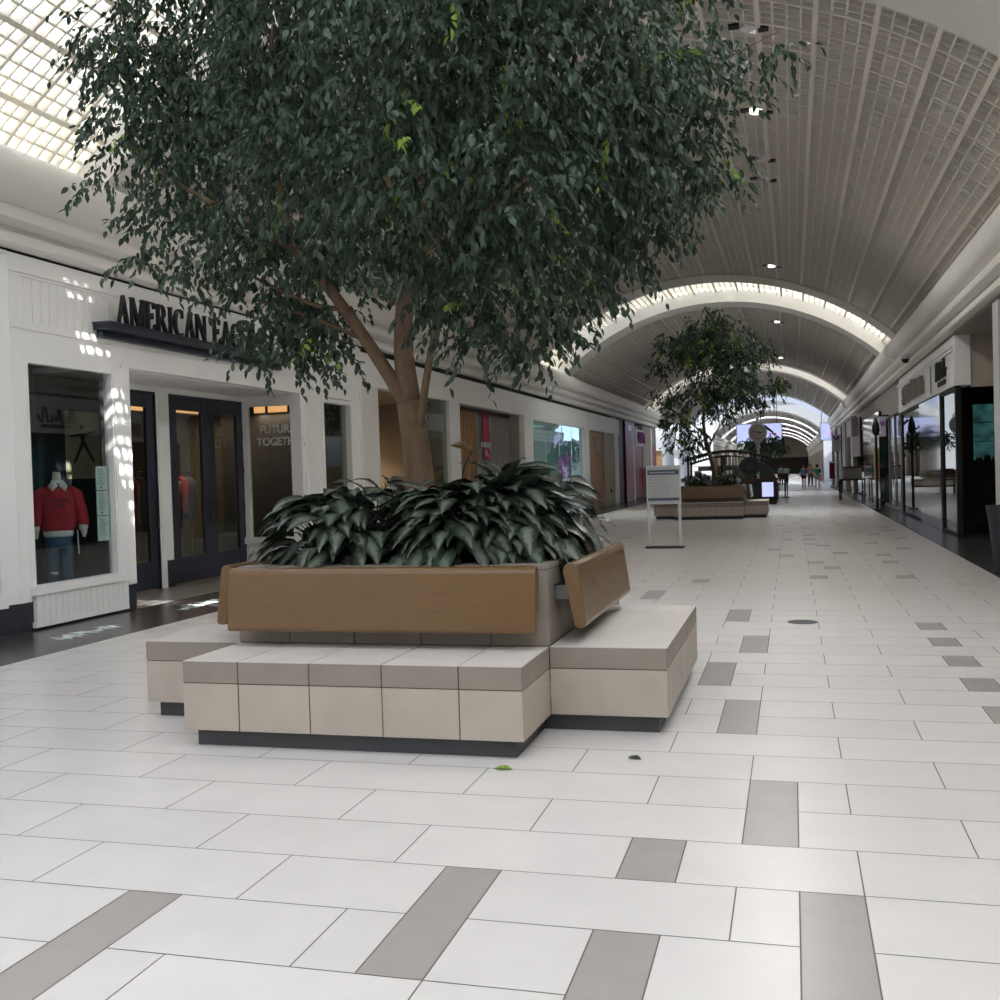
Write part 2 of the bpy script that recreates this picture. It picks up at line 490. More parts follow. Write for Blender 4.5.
# cornice with stepped mouldings (profile: inset from the shop front, height)
PROF = [(0.0, 4.27), (0.10, 4.27), (0.15, 4.30), (0.16, 4.37), (0.13, 4.42), (0.06, 4.44), (0.06, 4.50), (0.18, 4.50), (0.25, 4.54), (0.27, 4.62), (0.24, 4.69), (0.14, 4.71),
        (0.14, 4.77), (0.26, 4.77), (0.34, 4.83), (0.385, 4.93), (0.40, 5.05), (0.39, 5.2), (0.30, 5.24), (-0.9, 5.30)]
def cornice(side, y0, y1, name):
    c = MB()
    sg = 1 if side == 'l' else -1
    x = XL if side == 'l' else XR
    c.rings([[Vector((x + sg * d, yy, z)) for d, z in PROF] for yy in (y0, y1)], closed=False, cap=False)
    # soft roll along the top where a skylight band opens
    for a, b, s in BANDS:
        if b <= y1 and a >= y0:
            c.cyl((x + sg * 0.22, a + 0.3, 4.98), 0.30, b - a - 0.6, 'y', 24)
    # upper wall behind the cornice up to the roof
    c.quad((x - sg * 0.9, y0, 4.2), (x - sg * 0.9, y1, 4.2), (x - sg * 0.9, y1, 6.9), (x - sg * 0.9, y0, 6.9))
    # black strip imitating the shade of a gap under the cornice
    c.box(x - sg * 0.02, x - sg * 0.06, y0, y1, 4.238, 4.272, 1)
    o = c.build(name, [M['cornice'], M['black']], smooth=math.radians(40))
    return struct(o)
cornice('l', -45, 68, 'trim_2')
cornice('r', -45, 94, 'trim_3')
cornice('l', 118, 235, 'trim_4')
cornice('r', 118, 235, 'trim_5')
# roofs over the shops so no daylight leaks in
for x0, x1, a, b in ((-30, -9.15, -45, 68), (4.15, 20, -45, 94), (-30, -9.15, 118, 240), (4.15, 20, 118, 240)):
    q = MB(); q.box(x0, x1, a, b, 4.35, 4.5); struct(q.build('ceiling', M['interior']))
for yy in (-45, 235):
    q = MB(); q.box(-30, 20, yy, yy + 0.3, 0, 9.5); struct(q.build('wall_back' if yy < 0 else 'wall_far', M['grey_wall']))

# ------------------------------------------------------------------ tiled planter with four seats and oak backrests
PH = 1.033         # half width of the planter
SD = 0.70          # seat depth
ZB, ZM, ZS, ZP = 0.105, 0.392, 0.525, 1.035
JX = [-PH, -0.672, -0.2215, 0.2215, 0.672, PH]

def make_planter(label, loc):
    t = thing('tiled_planter_bench', label, 'planter', loc, 'square planters along the mall')
    g = 0.003
    # planter walls (tiles on a dark core)
    m = MB(); w = 0.24
    for a in range(4):
        R = Matrix.Rotation(a * PI / 2, 4, 'Z')
        m.box(-PH + 0.006, PH - 0.006, -PH + 0.006, -PH + w, 0.3, ZP - 0.01, 1, R)
        for x0, x1 in zip(JX[:-1], JX[1:]):
            m.box(x0 + g, x1 - g, -PH, -PH + 0.02, ZS + 0.006, ZP - 0.032, 0, R)
            m.box(x0 + g, x1 - g, -PH - 0.004, -PH + w, ZP - 0.028, ZP, 0, R)
    m.build('planter_wall', [M['bench_grey'], M['bench_grout']], t, local=True)
    m = MB()
    for a in range(4):
        R = Matrix.Rotation(a * PI / 2, 4, 'Z')
        m.box(-PH + 0.055, PH - 0.055, -PH - SD + 0.06, -PH + 0.1, 0.0, ZB + 0.01, 0, R)
    m.build('plinth', M['plinth'], t, local=True)
    for a in range(4):
        R = Matrix.Rotation(a * PI / 2, 4, 'Z')
        s = MB()
        ya, yb = -PH - SD, -PH
        s.box(-PH + 0.006, PH - 0.006, ya + 0.006, yb, ZB + 0.003, ZS - 0.006, 1, R)
        for x0, x1 in zip(JX[:-1], JX[1:]):
            s.box(x0 + g, x1 - g, ya, ya + 0.02, ZB, ZM - g, 0, R)
            s.box(x0 + g, x1 - g, ya, ya + 0.02, ZM + g, ZS - 0.004, 2, R)
            s.box(x0 + g, x1 - g, ya + 0.0, yb - 0.002, ZS - 0.003, ZS, 3, R)
        for sx in (-1, 1):
            xa, xb = (PH - 0.02, PH) if sx > 0 else (-PH, -PH + 0.02)
            s.box(xa, xb, ya + g, yb - 0.002, ZB, ZM - g, 0, R)
            s.box(xa, xb, ya + g, yb - 0.002, ZM + g, ZS - 0.004, 2, R)
        s.build('seat', [M['bench_tile'], M['bench_grout'], M['bench_grey'], M['bench_top']], t, local=True)
        # oak backrest: leaning slab with a rounded top edge
        prof = [(0.075, 0.985), (0.082, 1.012), (0.10, 1.032), (0.125, 1.040), (0.148, 1.036), (0.163, 1.020), (0.170, 1.0), (0.212, 0.665), (0.211, 0.645), (0.198, 0.632), (0.178, 0.630), (0.150, 0.632), (0.140, 0.645)]
        L = 1.0 if a % 2 == 0 else 0.94
        b = MB()
        b.prism([(-L, -PH - o, z) for o, z in prof], (2 * L, 0, 0), 0, R)
        bo = b.build('backrest', M['oak'], t, local=True)
        bevel(bo, 0.006, 2)
        for sx in (-0.8, 0.8):
            k = MB(); k.box(sx - 0.05, sx + 0.05, -PH - 0.150, -PH - 0.001, 0.80, 0.89, 0, R)
            k.build('bracket', M['steel'], bo, local=True)
    m = MB()
    n = 16; e = PH - w - 0.002
    rs = random.Random(5)
    vs = []
    for j in range(n + 1):
        for i in range(n + 1):
            vs.append((-e + 2 * e * i / n, -e + 2 * e * j / n, 0.94 + rs.uniform(-0.015, 0.015)))
    m.add([Vector(v) for v in vs], [(j * (n + 1) + i, j * (n + 1) + i + 1, (j + 1) * (n + 1) + i + 1, (j + 1) * (n + 1) + i) for j in range(n) for i in range(n)])
    m.build('soil', M['soil'], t, local=True, smooth=True)
    return t

PC = Vector((-2.545, 7.445, 0))
planter = make_planter('nearest square tiled planter with oak backrests on its four seats', PC)
planter.scale = (1.035, 1, 1)
p2 = copy_tree(planter); p2.location = PC + Vector((0, 28.1, 0)); p2['label'] = 'far square tiled planter behind the notice stand and before the kiosk'

# ------------------------------------------------------------------ leaf materials
def leaf_mat(name, c1, c2, rough=0.4, spec=0.5, streak=None, trans=0.15):
    m = bpy.data.materials.new(name); m.use_nodes = True
    nt = m.node_tree; b = nt.nodes['Principled BSDF']; out = nt.nodes['Material Output']
    ge = nt.nodes.new('ShaderNodeNewGeometry')
    mx = nt.nodes.new('ShaderNodeMix'); mx.data_type = 'RGBA'
    mx.inputs[6].default_value = c1; mx.inputs[7].default_value = c2
    nt.links.new(ge.outputs['Random Per Island'], mx.inputs[0])
    col = mx.outputs[2]
    if streak:
        at = nt.nodes.new('ShaderNodeAttribute'); at.attribute_name = 'across'
        tc = nt.nodes.new('ShaderNodeTexCoord')
        nz = nt.nodes.new('ShaderNodeTexNoise'); nz.inputs['Scale'].default_value = 26.0; nz.inputs['Detail'].default_value = 3
        nt.links.new(tc.outputs['Object'], nz.inputs['Vector'])
        mth = nt.nodes.new('ShaderNodeMath'); mth.operation = 'MULTIPLY_ADD'
        nt.links.new(at.outputs['Fac'], mth.inputs[0]); mth.inputs[1].default_value = -1.0
        nt.links.new(nz.outputs['Fac'], mth.inputs[2])
        rp = nt.nodes.new('ShaderNodeMapRange'); rp.inputs['From Min'].default_value = -0.15; rp.inputs['From Max'].default_value = 0.30
        nt.links.new(mth.outputs[0], rp.inputs['Value'])
        m2 = nt.nodes.new('ShaderNodeMix'); m2.data_type = 'RGBA'
        nt.links.new(rp.outputs['Result'], m2.inputs[0]); nt.links.new(col, m2.inputs[6]); m2.inputs[7].default_value = streak
        col = m2.outputs[2]
    nt.links.new(col, b.inputs['Base Color'])
    b.inputs['Roughness'].default_value = rough; b.inputs['Specular IOR Level'].default_value = spec
    tl = nt.nodes.new('ShaderNodeBsdfTranslucent'); nt.links.new(col, tl.inputs['Color'])
    ms = nt.nodes.new('ShaderNodeMixShader'); ms.inputs['Fac'].default_value = trans
    nt.links.new(b.outputs['BSDF'], ms.inputs[1]); nt.links.new(tl.outputs['BSDF'], ms.inputs[2])
    nt.links.new(ms.outputs['Shader'], out.inputs['Surface'])
    return m
M['ficus'] = leaf_mat('ficus leaf', rgb(46, 61, 48), rgb(70, 90, 68), 0.40, 0.45, trans=0.2)
M['ficus_young_sunlit'] = leaf_mat('young and sunlit ficus leaf', rgb(120, 150, 60), rgb(150, 175, 80), 0.42, 0.4, trans=0.3)
M['aglaonema'] = leaf_mat('broad leaf', rgb(34, 44, 36), rgb(48, 58, 46), 0.38, 0.5, streak=rgb(106, 117, 101), trans=0.08)
M['stem'] = mat('plant stem', rgb(48, 62, 40), 0.6, 0.3)
M['fern_green'] = leaf_mat('far shrub leaf', rgb(30, 46, 38), rgb(44, 62, 46), 0.45, 0.4, trans=0.1)

# ------------------------------------------------------------------ trees
def ficus_leaves(blobs, per, rng, size=0.095, centre=None, shell_bias=0.5, pale_frac=0.012):
    V, F, MI = [], [], []
    def leaf(p, d, n, L, mi):
        d = d.normalized(); s = d.cross(n)
        if s.length < 1e-4: s = Vector((1, 0, 0))
        s.normalize(); n = s.cross(d)
        w = L * 0.27
        o = len(V)
        droop = n * (-0.10 * L)
        V.extend([p, p + d * L * 0.28 + s * w * 0.85 + n * w * 0.25, p + d * L * 0.62 + s * w * 0.8 + n * w * 0.2 + droop * 0.4, p + d * L + droop,
                  p + d * L * 0.62 - s * w * 0.8 + n * w * 0.2 + droop * 0.4, p + d * L * 0.28 - s * w * 0.85 + n * w * 0.25])
        F.append((o, o + 1, o + 2, o + 3)); F.append((o, o + 3, o + 4, o + 5)); MI.extend((mi, mi))
    for bx, by, bz, br in blobs:
        bz += 0.04 if bx < -3.1 or bz > 3.4 else 0.12; br *= 0.93
        nt = max(6, int(per * (br ** 2.0)))
        for q in range(nt):
            z = rng.uniform(-1, 1); a = rng.uniform(0, 2 * PI); h = math.sqrt(1 - z * z)
            dirv = Vector((h * math.cos(a), h * math.sin(a), z))
            rad = br * (rng.random() ** shell_bias)
            p = Vector((bx, by, bz)) + dirv * rad
            outw = Vector((dirv.x, dirv.y, 0)) * 0.8 + Vector((rng.uniform(-1, 1), rng.uniform(-1, 1), 0)) * 0.5
            tw = outw + Vector((0, 0, rng.uniform(-0.9, 0.2)))
            tw.normalize()
            nl = rng.randint(7, 12); ln = rng.uniform(0.18, 0.34)
            new = rng.random() < pale_frac
            for k in range(nl):
                f = k / nl
                pp = p + tw * (ln * f) + Vector((0, 0, -0.12 * f * f))
                side = Vector((rng.uniform(-1, 1), rng.uniform(-1, 1), rng.uniform(-1.6, -0.2)))
                d = tw * 0.5 + side * 0.8
                n = Vector((rng.uniform(-0.7, 0.7), rng.uniform(-0.7, 0.7), 1))
                leaf(pp, d, n, size * rng.uniform(0.7, 1.15), 1 if new else 0)
    return V, F, MI

def make_tree(label, base, trunk, limbs, blobs, per, seed, size=0.095, new=0.012):
    t = thing('ficus_tree', label, 'tree', base)
    for pts, rad in trunk:
        m = MB(); m.tube(pts, rad, 12); o = m.build('trunk', M['bark'], t, smooth=True)
    for pts, rad in limbs:
        m = MB(); m.tube(pts, rad, 7); m.build('branch', M['bark'], t, smooth=True)
    V, F, MI = ficus_leaves(blobs, per, random.Random(seed), size, pale_frac=new)
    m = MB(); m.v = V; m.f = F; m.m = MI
    m.build('foliage', [M['ficus'], M['ficus_young_sunlit']], t)
    return t

def bez(a, b, c, d, n=10):
    a, b, c, d = Vector(a), Vector(b), Vector(c), Vector(d)
    return [a * (1 - s) ** 3 + b * 3 * s * (1 - s) ** 2 + c * 3 * s * s * (1 - s) + d * s ** 3 for s in (i / n for i in range(n + 1))]
def taper(a, b, n=11): return [a + (b - a) * i / (n - 1) for i in range(n)]

BL1 = [(-4.84, 7.25, 4.88, 0.39), (-4.82, 7.15, 4.35, 0.32), (-5.01, 7.15, 3.95, 0.15), (-5.31, 7.55, 5.21, 0.24), (-4.53, 7.75, 5.1, 0.69), (-4.34, 7.45, 4.23, 0.58), (-4.59, 7.25, 3.75, 0.31), (-3.97, 7.05, 3.49, 0.4), (-4.67, 7.15, 3.35, 0.17), (-4.29, 7.15, 3.17, 0.23), (-3.16, 6.55, 4.41, 0.6), (-3.06, 6.45, 3.71, 0.56), (-3.49, 7.05, 3.24, 0.4), (-3.79, 7.25, 3.07, 0.21), (-3.69, 7.15, 2.68, 0.28), (-3.29, 7.25, 2.67, 0.21), (-3.78, 7.85, 2.97, 0.28), (-2.16, 5.95, 4.06, 0.59), (-2.22, 6.05, 3.45, 0.57), (-2.46, 6.45, 3.03, 0.32), (-2.09, 6.55, 2.86, 0.32), (-2.3, 6.95, 2.64, 0.19), (-2.02, 6.95, 2.45, 0.19), (-1.56, 5.95, 3.98, 0.57), (-1.54, 6.05, 3.37, 0.55), (-1.6, 6.45, 2.96, 0.39), (-1.85, 6.85, 2.63, 0.28), (-1.59, 7.05, 2.47, 0.22), (-1.42, 6.95, 2.78, 0.28), (-1.73, 7.05, 2.34, 0.12), (-1.06, 6.45, 4.09, 0.55), (-1.05, 6.65, 3.61, 0.5), (-1.08, 6.95, 3.21, 0.31), (-0.85, 7.15, 3.99, 0.43), (-0.71, 7.45, 4.41, 0.34), (-0.68, 7.25, 3.57, 0.21), (-0.62, 7.25, 3.33, 0.09), (-0.44, 7.35, 4.07, 0.16), (-0.2, 7.25, 4.22, 0.13), (-0.01, 7.25, 4.3, 0.06), (-0.94, 7.15, 3.06, 0.16), (-0.51, 7.25, 3.65, 0.2), (-0.44, 7.35, 3.82, 0.15), (-0.6, 7.25, 3.38, 0.13), (-0.82, 7.25, 3.2, 0.16), (-1.0, 7.15, 2.91, 0.09), (-0.55, 7.65, 4.46, 0.21), (-3.71, 7.35, 2.66, 0.24), (-3.55, 7.35, 2.55, 0.18), (-3.39, 7.65, 2.85, 0.2), (-1.2, 6.95, 2.7, 0.1), (-4.47, 8.45, 4.93, 0.78), (-3.63, 8.65, 4.46, 0.87), (-2.79, 8.85, 4.42, 0.95), (-1.84, 8.55, 4.23, 0.82), (-3.76, 8.45, 3.57, 0.51), (-2.66, 8.65, 3.6, 0.68), (-1.65, 8.35, 3.53, 0.48), (-1.05, 8.15, 4.26, 0.46), (-5.04, 8.25, 4.84, 0.52), (-4.75, 7.45, 6.03, 0.71), (-3.46, 7.45, 6.11, 1.05), (-2.27, 7.45, 6.19, 1.15), (-1.19, 7.45, 5.65, 0.84), (-0.59, 7.45, 5.0, 0.34), (-2.87, 6.15, 4.96, 0.75), (-1.77, 5.75, 4.7, 0.73), (-1.17, 6.15, 4.69, 0.64), (-4.04, 8.65, 6.24, 1.05), (-2.79, 9.05, 6.4, 1.14), (-1.64, 8.65, 5.94, 0.9)]
BL2 = [(-3.71, 35.45, 5.71, 0.66), (-3.1, 35.15, 5.47, 0.81), (-3.99, 35.45, 3.91, 0.56), (-3.5, 35.25, 3.05, 0.66), (-2.58, 34.85, 6.05, 0.8), (-2.28, 34.65, 5.21, 0.96), (-1.5, 34.85, 5.5, 0.83), (-1.69, 34.95, 4.25, 0.7), (-2.8, 34.95, 3.98, 0.81), (-0.75, 35.45, 5.2, 0.45), (-0.61, 35.45, 4.23, 0.52), (-0.3, 35.45, 4.31, 0.32), (-1.39, 35.05, 3.92, 0.64), (-3.22, 35.45, 2.23, 0.4), (-2.88, 35.45, 2.54, 0.39), (-1.09, 35.25, 3.76, 0.32), (-3.7, 35.45, 2.41, 0.26), (-2.87, 36.25, 5.57, 1.0), (-1.57, 36.25, 5.17, 0.93), (-2.24, 36.05, 3.86, 0.8), (-0.79, 35.45, 3.59, 0.26), (-2.06, 35.45, 3.16, 0.23), (-4.13, 35.45, 4.91, 0.43), (-2.21, 35.45, 6.36, 0.46)]
tb = (-2.64, 7.45, 0.94)
fork = Vector((-2.725, 7.45, 2.16))
trunk1 = [(bez(tb, (-2.66, 7.45, 1.4), (-2.66, 7.45, 1.8), fork), taper(0.125, 0.098)),
          (bez(fork, (-2.74, 7.45, 2.4), (-2.80, 7.46, 2.6), (-2.72, 7.5, 3.1)), taper(0.088, 0.06))]
limbs1 = [(bez((-2.70, 7.44, 2.08), (-2.85, 7.40, 2.35), (-3.05, 7.3, 2.75), (-3.38, 7.2, 3.2)), taper(0.06, 0.038)),
          (bez((-3.38, 7.2, 3.2), (-3.7, 7.1, 3.5), (-4.2, 7.1, 3.7), (-4.6, 7.2, 4.0)), taper(0.036, 0.014)),
          (bez((-3.12, 7.28, 2.86), (-3.35, 7.25, 2.84), (-3.5, 7.2, 2.95), (-3.95, 7.15, 3.2)), taper(0.022, 0.010)),
          (bez((-3.0, 7.32, 2.62), (-3.25, 7.3, 2.74), (-3.5, 7.2, 2.86), (-3.75, 7.15, 2.93)), taper(0.02, 0.009)),
          (bez((-2.64, 7.42, 1.95), (-2.57, 7.36, 2.25), (-2.50, 7.3, 2.5), (-2.33, 7.2, 2.95)), taper(0.035, 0.020)),
          (bez((-2.33, 7.2, 2.95), (-2.2, 7.0, 3.3), (-2.0, 6.7, 3.6), (-1.7, 6.5, 3.9)), taper(0.020, 0.010)),
          (bez((-2.72, 7.5, 3.1), (-2.6, 7.5, 3.7), (-2.5, 7.6, 4.4), (-2.5, 7.6, 5.6)), taper(0.06, 0.02)),
          (bez((-2.70, 7.5, 3.2), (-2.2, 7.5, 3.5), (-1.6, 7.3, 3.7), (-0.7, 7.3, 4.2)), taper(0.04, 0.012)),
          (bez((-0.9, 7.3, 4.1), (-0.6, 7.25, 4.2), (-0.3, 7.2, 4.3), (0.0, 7.2, 4.42)), taper(0.008, 0.003)),
          (bez((-2.72, 7.5, 3.3), (-2.9, 7.9, 3.8), (-3.2, 8.2, 4.2), (-3.6, 8.4, 4.9)), taper(0.04, 0.012)),
          (bez((-3.38, 7.2, 3.2), (-3.5, 6.8, 3.6), (-3.3, 6.5, 4.1), (-3.2, 6.4, 4.6)), taper(0.03, 0.01)),
          (bez((-2.6, 7.55, 3.6), (-2.2, 8.1, 3.9), (-1.8, 8.5, 4.3), (-1.2, 8.6, 4.9)), taper(0.035, 0.01))]
make_tree('large leafy ficus tree growing from the nearest planter', tb, trunk1, limbs1, BL1, 560, 11, 0.072)
tb2 = (-2.46, 35.5, 0.94)
f2 = Vector((-2.62, 35.5, 2.2))
trunk2 = [(bez(tb2, (-2.4, 35.5, 1.4), (-2.5, 35.5, 1.8), f2), taper(0.09, 0.07)),
          (bez(f2, (-2.75, 35.5, 2.6), (-2.85, 35.5, 3.2), (-2.6, 35.4, 4.2)), taper(0.07, 0.03))]
limbs2 = [(bez(f2, (-2.5, 35.5, 2.6), (-2.3, 35.4, 2.9), (-1.9, 35.3, 3.4)), taper(0.035, 0.012)),
          (bez((-2.75, 35.5, 2.7), (-3.0, 35.4, 3.0), (-3.3, 35.3, 3.2), (-3.8, 35.3, 3.6)), taper(0.035, 0.012)),
          (bez((-2.7, 35.4, 3.6), (-2.9, 35.2, 4.2), (-3.3, 35, 4.8), (-3.6, 35, 5.4)), taper(0.03, 0.01)),
          (bez((-2.6, 35.4, 4.2), (-2.2, 35.2, 4.8), (-1.6, 35, 5.2), (-1.2, 35, 5.6)), taper(0.03, 0.01))]
make_tree('smaller ficus tree with a lopsided crown in the far planter', tb2, trunk2, limbs2, BL2, 230, 12, 0.11, 0.10)  # larger share of yellow-green leaves stands in for sun on this crown

# ------------------------------------------------------------------ broad-leaved plants under the trees
def broad_plant(label, loc, nleaf, spread, height, seed, lsize=0.37, mt='aglaonema', face=None, group=None, flower=False):
    t = thing('leafy_plant', label, 'plant', loc, group)
    rng = random.Random(seed)
    lv = MB(); across = []
    st = MB()
    for q in range(nleaf):
        a = rng.uniform(0, 2 * PI) if face is None or rng.random() < 0.35 else face + rng.gauss(0, 0.9)
        e = (q + rng.random()) / nleaf    # 0 = upright centre, 1 = outer skirt
        out = Vector((math.cos(a), math.sin(a), 0))
        root = out * rng.uniform(0.0, 0.12) + Vector((rng.uniform(-0.08, 0.08), rng.uniform(-0.08, 0.08), 0))
        el = PI / 2 * (1.0 - e ** 0.85)
        tip = out * spread * (0.10 + 0.58 * math.cos(el)) * rng.uniform(0.85, 1.08) + Vector((0, 0, height * (0.16 + 0.84 * math.sin(el)) * rng.uniform(0.85, 1.08)))
        mid = root.lerp(tip, 0.55) + Vector((0, 0, 0.14 * height))
        st.tube(bez(root, root.lerp(mid, 0.5), mid, tip, 4), [0.006, 0.006, 0.005, 0.005, 0.004], 4, cap=False)
        L = lsize * rng.uniform(0.75, 1.15); W = L * rng.uniform(0.19, 0.25)
        d = out * (0.85 + 0.2 * e) + Vector((rng.uniform(-0.45, 0.45), rng.uniform(-0.45, 0.45), 0.35 - 0.7 * e + rng.uniform(-0.3, 0.4)))
        d.normalize()
        side = d.cross(Vector((0, 0, 1))); side.normalize()
        side = (side + Vector((0, 0, rng.uniform(-0.4, 0.4)))).normalized()
        p = tip.copy(); nseg = 7
        prev = None
        o0 = len(lv.v)
        prof = [0.02, 0.55, 0.9, 1.0, 0.88, 0.6, 0.28, 0.0]
        wav = rng.uniform(0, 6)
        for k in range(nseg + 1):
            nrm = side.cross(d)
            if nrm.z < 0: nrm = -nrm
            w = W * prof[k]
            cu = 0.16 * w + 0.006 * math.sin(k * 1.9 + wav)
            for sx in (-1, -0.5, 0, 0.5, 1):
                lv.v.append(p + side * (w * sx) + nrm * (cu * abs(sx) ** 1.3))
                across.append(abs(sx))
            p = p + d * (L / nseg)
            d = (d + Vector((0, 0, -(0.10 + 0.14 * rng.random())))).normalized()
        for k in range(nseg):
            for i in range(4):
                b = o0 + k * 5 + i
                lv.f.append((b, b + 1, b + 6, b + 5)); lv.m.append(0)
    if flower:
        pts = bez((-0.16, -0.2, 0.25), (-0.18, -0.3, 0.6), (-0.15, -0.32, 0.74), (-0.05, -0.34, 0.84), 6)
        st.tube(pts, 0.006, 5)
    st.build('stems', M['stem'], t, local=True, smooth=True)
    o = lv.build('foliage', M[mt], t, local=True, smooth=True)
    at = o.data.attributes.new('across', 'FLOAT', 'POINT')
    at.data.foreach_set('value', across)
    if flower:
        f = MB()
        f.rings([[Vector((-0.05, -0.34, 0.83)) + Vector((0.0, 0.02 * math.cos(q * PI / 3), 0.02 * math.sin(q * PI / 3))) for q in range(6)],
                 [Vector((-0.12, -0.34, 0.88)) + Vector((0.0, 0.035 * math.cos(q * PI / 3), 0.035 * math.sin(q * PI / 3))) for q in range(6)],
                 [Vector((-0.22, -0.34, 0.88)) + Vector((0.0, 0.004 * math.cos(q * PI / 3), 0.004 * math.sin(q * PI / 3))) for q in range(6)]])
        f.build('flower', M['oak_side'], t, local=True)
    return t
GP = 'broad-leaved plants in the nearest planter'
broad_plant('bushy dark green plant at the left front of the nearest planter', (-3.08, 7.0, 0.94), 105, 0.60, 0.52, 1, group=GP, face=-2.0)
broad_plant('bushy dark green plant in the front middle of the nearest planter, right of the gap', (-2.18, 6.95, 0.94), 95, 0.56, 0.55, 2, group=GP, face=-1.6)
broad_plant('bushy dark green plant at the right front corner of the nearest planter', (-1.93, 7.1, 0.94), 105, 0.54, 0.58, 3, group=GP, face=-1.0)
broad_plant('dark green plant at the back left of the nearest planter, behind the trunk', (-3.1, 7.85, 0.94), 60, 0.6, 0.60, 4, group=GP)
broad_plant('dark green plant at the back right of the nearest planter with one bent flower stalk', (-2.12, 7.55, 0.94), 70, 0.6, 0.60, 5, group=GP, flower=True)
broad_plant('low dark green plant close against the trunk of the large ficus', (-2.66, 7.28, 0.94), 60, 0.5, 0.56, 6, group=GP, lsize=0.3, face=-1.6)
broad_plant('dark green plant behind the right front corner plant of the nearest planter', (-1.9, 7.95, 0.94), 80, 0.55, 0.6, 8, group=GP)
GF = 'low dark shrubs in the far planter'
for j, (dx, dy, lb) in enumerate(((-0.55, -0.45, 'dark shrub at the left front of the far planter'), (0.45, -0.5, 'dark shrub at the right front of the far planter'), (-0.4, 0.45, 'dark shrub at the left back of the far planter'), (0.45, 0.45, 'dark shrub at the right back of the far planter'))):
    broad_plant(lb, (-2.507 + dx, 35.545 + dy, 0.94), 60, 0.62, 0.42, 30 + j, lsize=0.26, mt='fern_green', group=GF)

# fallen leaves on the floor
def fallen(label, x, y, rz, m, L):
    f = MB(); n = 8
    top = [(math.sin(PI * i / n) * L * 0.28, -L / 2 + L * i / n, 0.004 + 0.012 * math.sin(PI * i / n)) for i in range(n + 1)]
    R = Matrix.Rotation(rz, 4, 'Z')
    for sx in (-1, 1):
        for i in range(n):
            a, b = top[i], top[i + 1]
            f.quad(R @ Vector((0, a[1], 0.003)), R @ Vector((0, b[1], 0.003)), R @ Vector((sx * b[0], b[1], b[2])), R @ Vector((sx * a[0], a[1], a[2])))
    f.v = [v + Vector((x, y, 0)) for v in f.v]
    tag(f.build('fallen_leaf', M[m], origin=(x, y, 0)), label, 'leaf')
fallen('green fallen leaf on the floor right of the nearest planter', -0.88, 5.85, 1.1, 'ficus', 0.09)
fallen('curled yellowish fallen leaf on the floor at the foot of the nearest planter', -1.55, 5.53, 1.5, 'ficus_young_sunlit', 0.11)

# ------------------------------------------------------------------ left: white panelled shop with navy doors
def B(*boxes, mats, name, parent=None, kind=None, bev=0):
    m = MB()
    for b in boxes: m.box(*b)
    o = m.build(name, mats, parent)
    if kind: o['kind'] = kind
    if bev: bevel(o, bev, 2)
    return o
X = XL
# beadboard fascia: planks with fine grooves, framed in panels
m = MB()
m.box(X - 0.30, X - 0.012, 9.95, 19.83, 3.14, 4.23, 0)                       # backing
yy = 10.05
while yy < 19.7:
    m.box(X - 0.012, X, yy + 0.003, min(yy + 0.142, 19.75), 3.50, 3.99, 0); yy += 0.145
m.box(X - 0.012, X + 0.008, 9.95, 19.83, 3.14, 3.40, 0)
m.box(X - 0.012, X + 0.006, 9.95, 19.83, 3.405, 3.50, 0)
m.box(X - 0.012, X + 0.006, 9.95, 19.83, 3.995, 4.03, 0)
m.box(X - 0.012, X + 0.014, 9.95, 19.83, 4.035, 4.234, 0)
for a, b in ((9.95, 10.12), (11.72, 11.95), (14.3, 14.5), (17.05, 17.3), (19.66, 19.83)): m.box(X - 0.012, X + 0.010, a, b, 3.405, 4.03, 0)
# piers
m.box(X - 0.25, X + 0.012, 9.95, 10.13, 0.33, 3.14, 0)
m.box(X - 0.03, X + 0.018, 10.10, 11.82, 3.10, 3.16, 0)
m.box(X - 0.16, X + 0.012, 11.80, 12.12, 0.33, 3.14, 0)
m.box(X - 0.16, X + 0.026, 11.93, 12.05, 0.33, 3.16, 0)
m.box(X - 0.20, X + 0.012, 17.12, 17.95, 0.0, 3.14, 0)
m.box(X - 0.05, X + 0.04, 17.3, 17.6, 0.0, 3.2, 0)
m.box(X - 0.20, X + 0.012, 19.36, 19.83, 0.0, 3.14, 0)
m.box(X - 0.05, X + 0.05, 19.72, 19.83, 0.0, 4.2, 0)
m.box(X - 0.2, X + 0.012, 17.95, 19.36, 0.0, 0.62, 0)
# dark base below the window and piers
m.box(X - 0.25, X - 0.005, 9.95, 12.12, 0.0, 0.34, 1)
# angled left end with its own pier
M45 = Matrix.Translation((X, 9.95, 0)) @ Matrix.Rotation(math.radians(-14), 4, 'Z')
m.box(-0.25, 0.0, -0.16, 0.0, 0.33, 4.2, 0, M45)
m.box(-0.25, 0.0, -3.2, -0.16, 3.05, 4.2, 0, M45)
m.box(-0.25, -0.005, -3.2, 0.0, 0.0, 0.33, 1, M45)
m.box(-0.25, 0.02, -3.2, -0.16, 0.30, 0.46, 0, M45)
m.box(-0.25, 0.0, -3.2, -1.9, 0.33, 3.1, 0, M45)
m.box(X - 1.2, X + 0.02, -45, 9.94, 4.205, 4.237, 0)
m.box(X - 1.15, X - 0.95, -45, 6.9, 0, 4.2, 0)
struct(m.build('wall_left', [M['white'], M['charcoal']]))
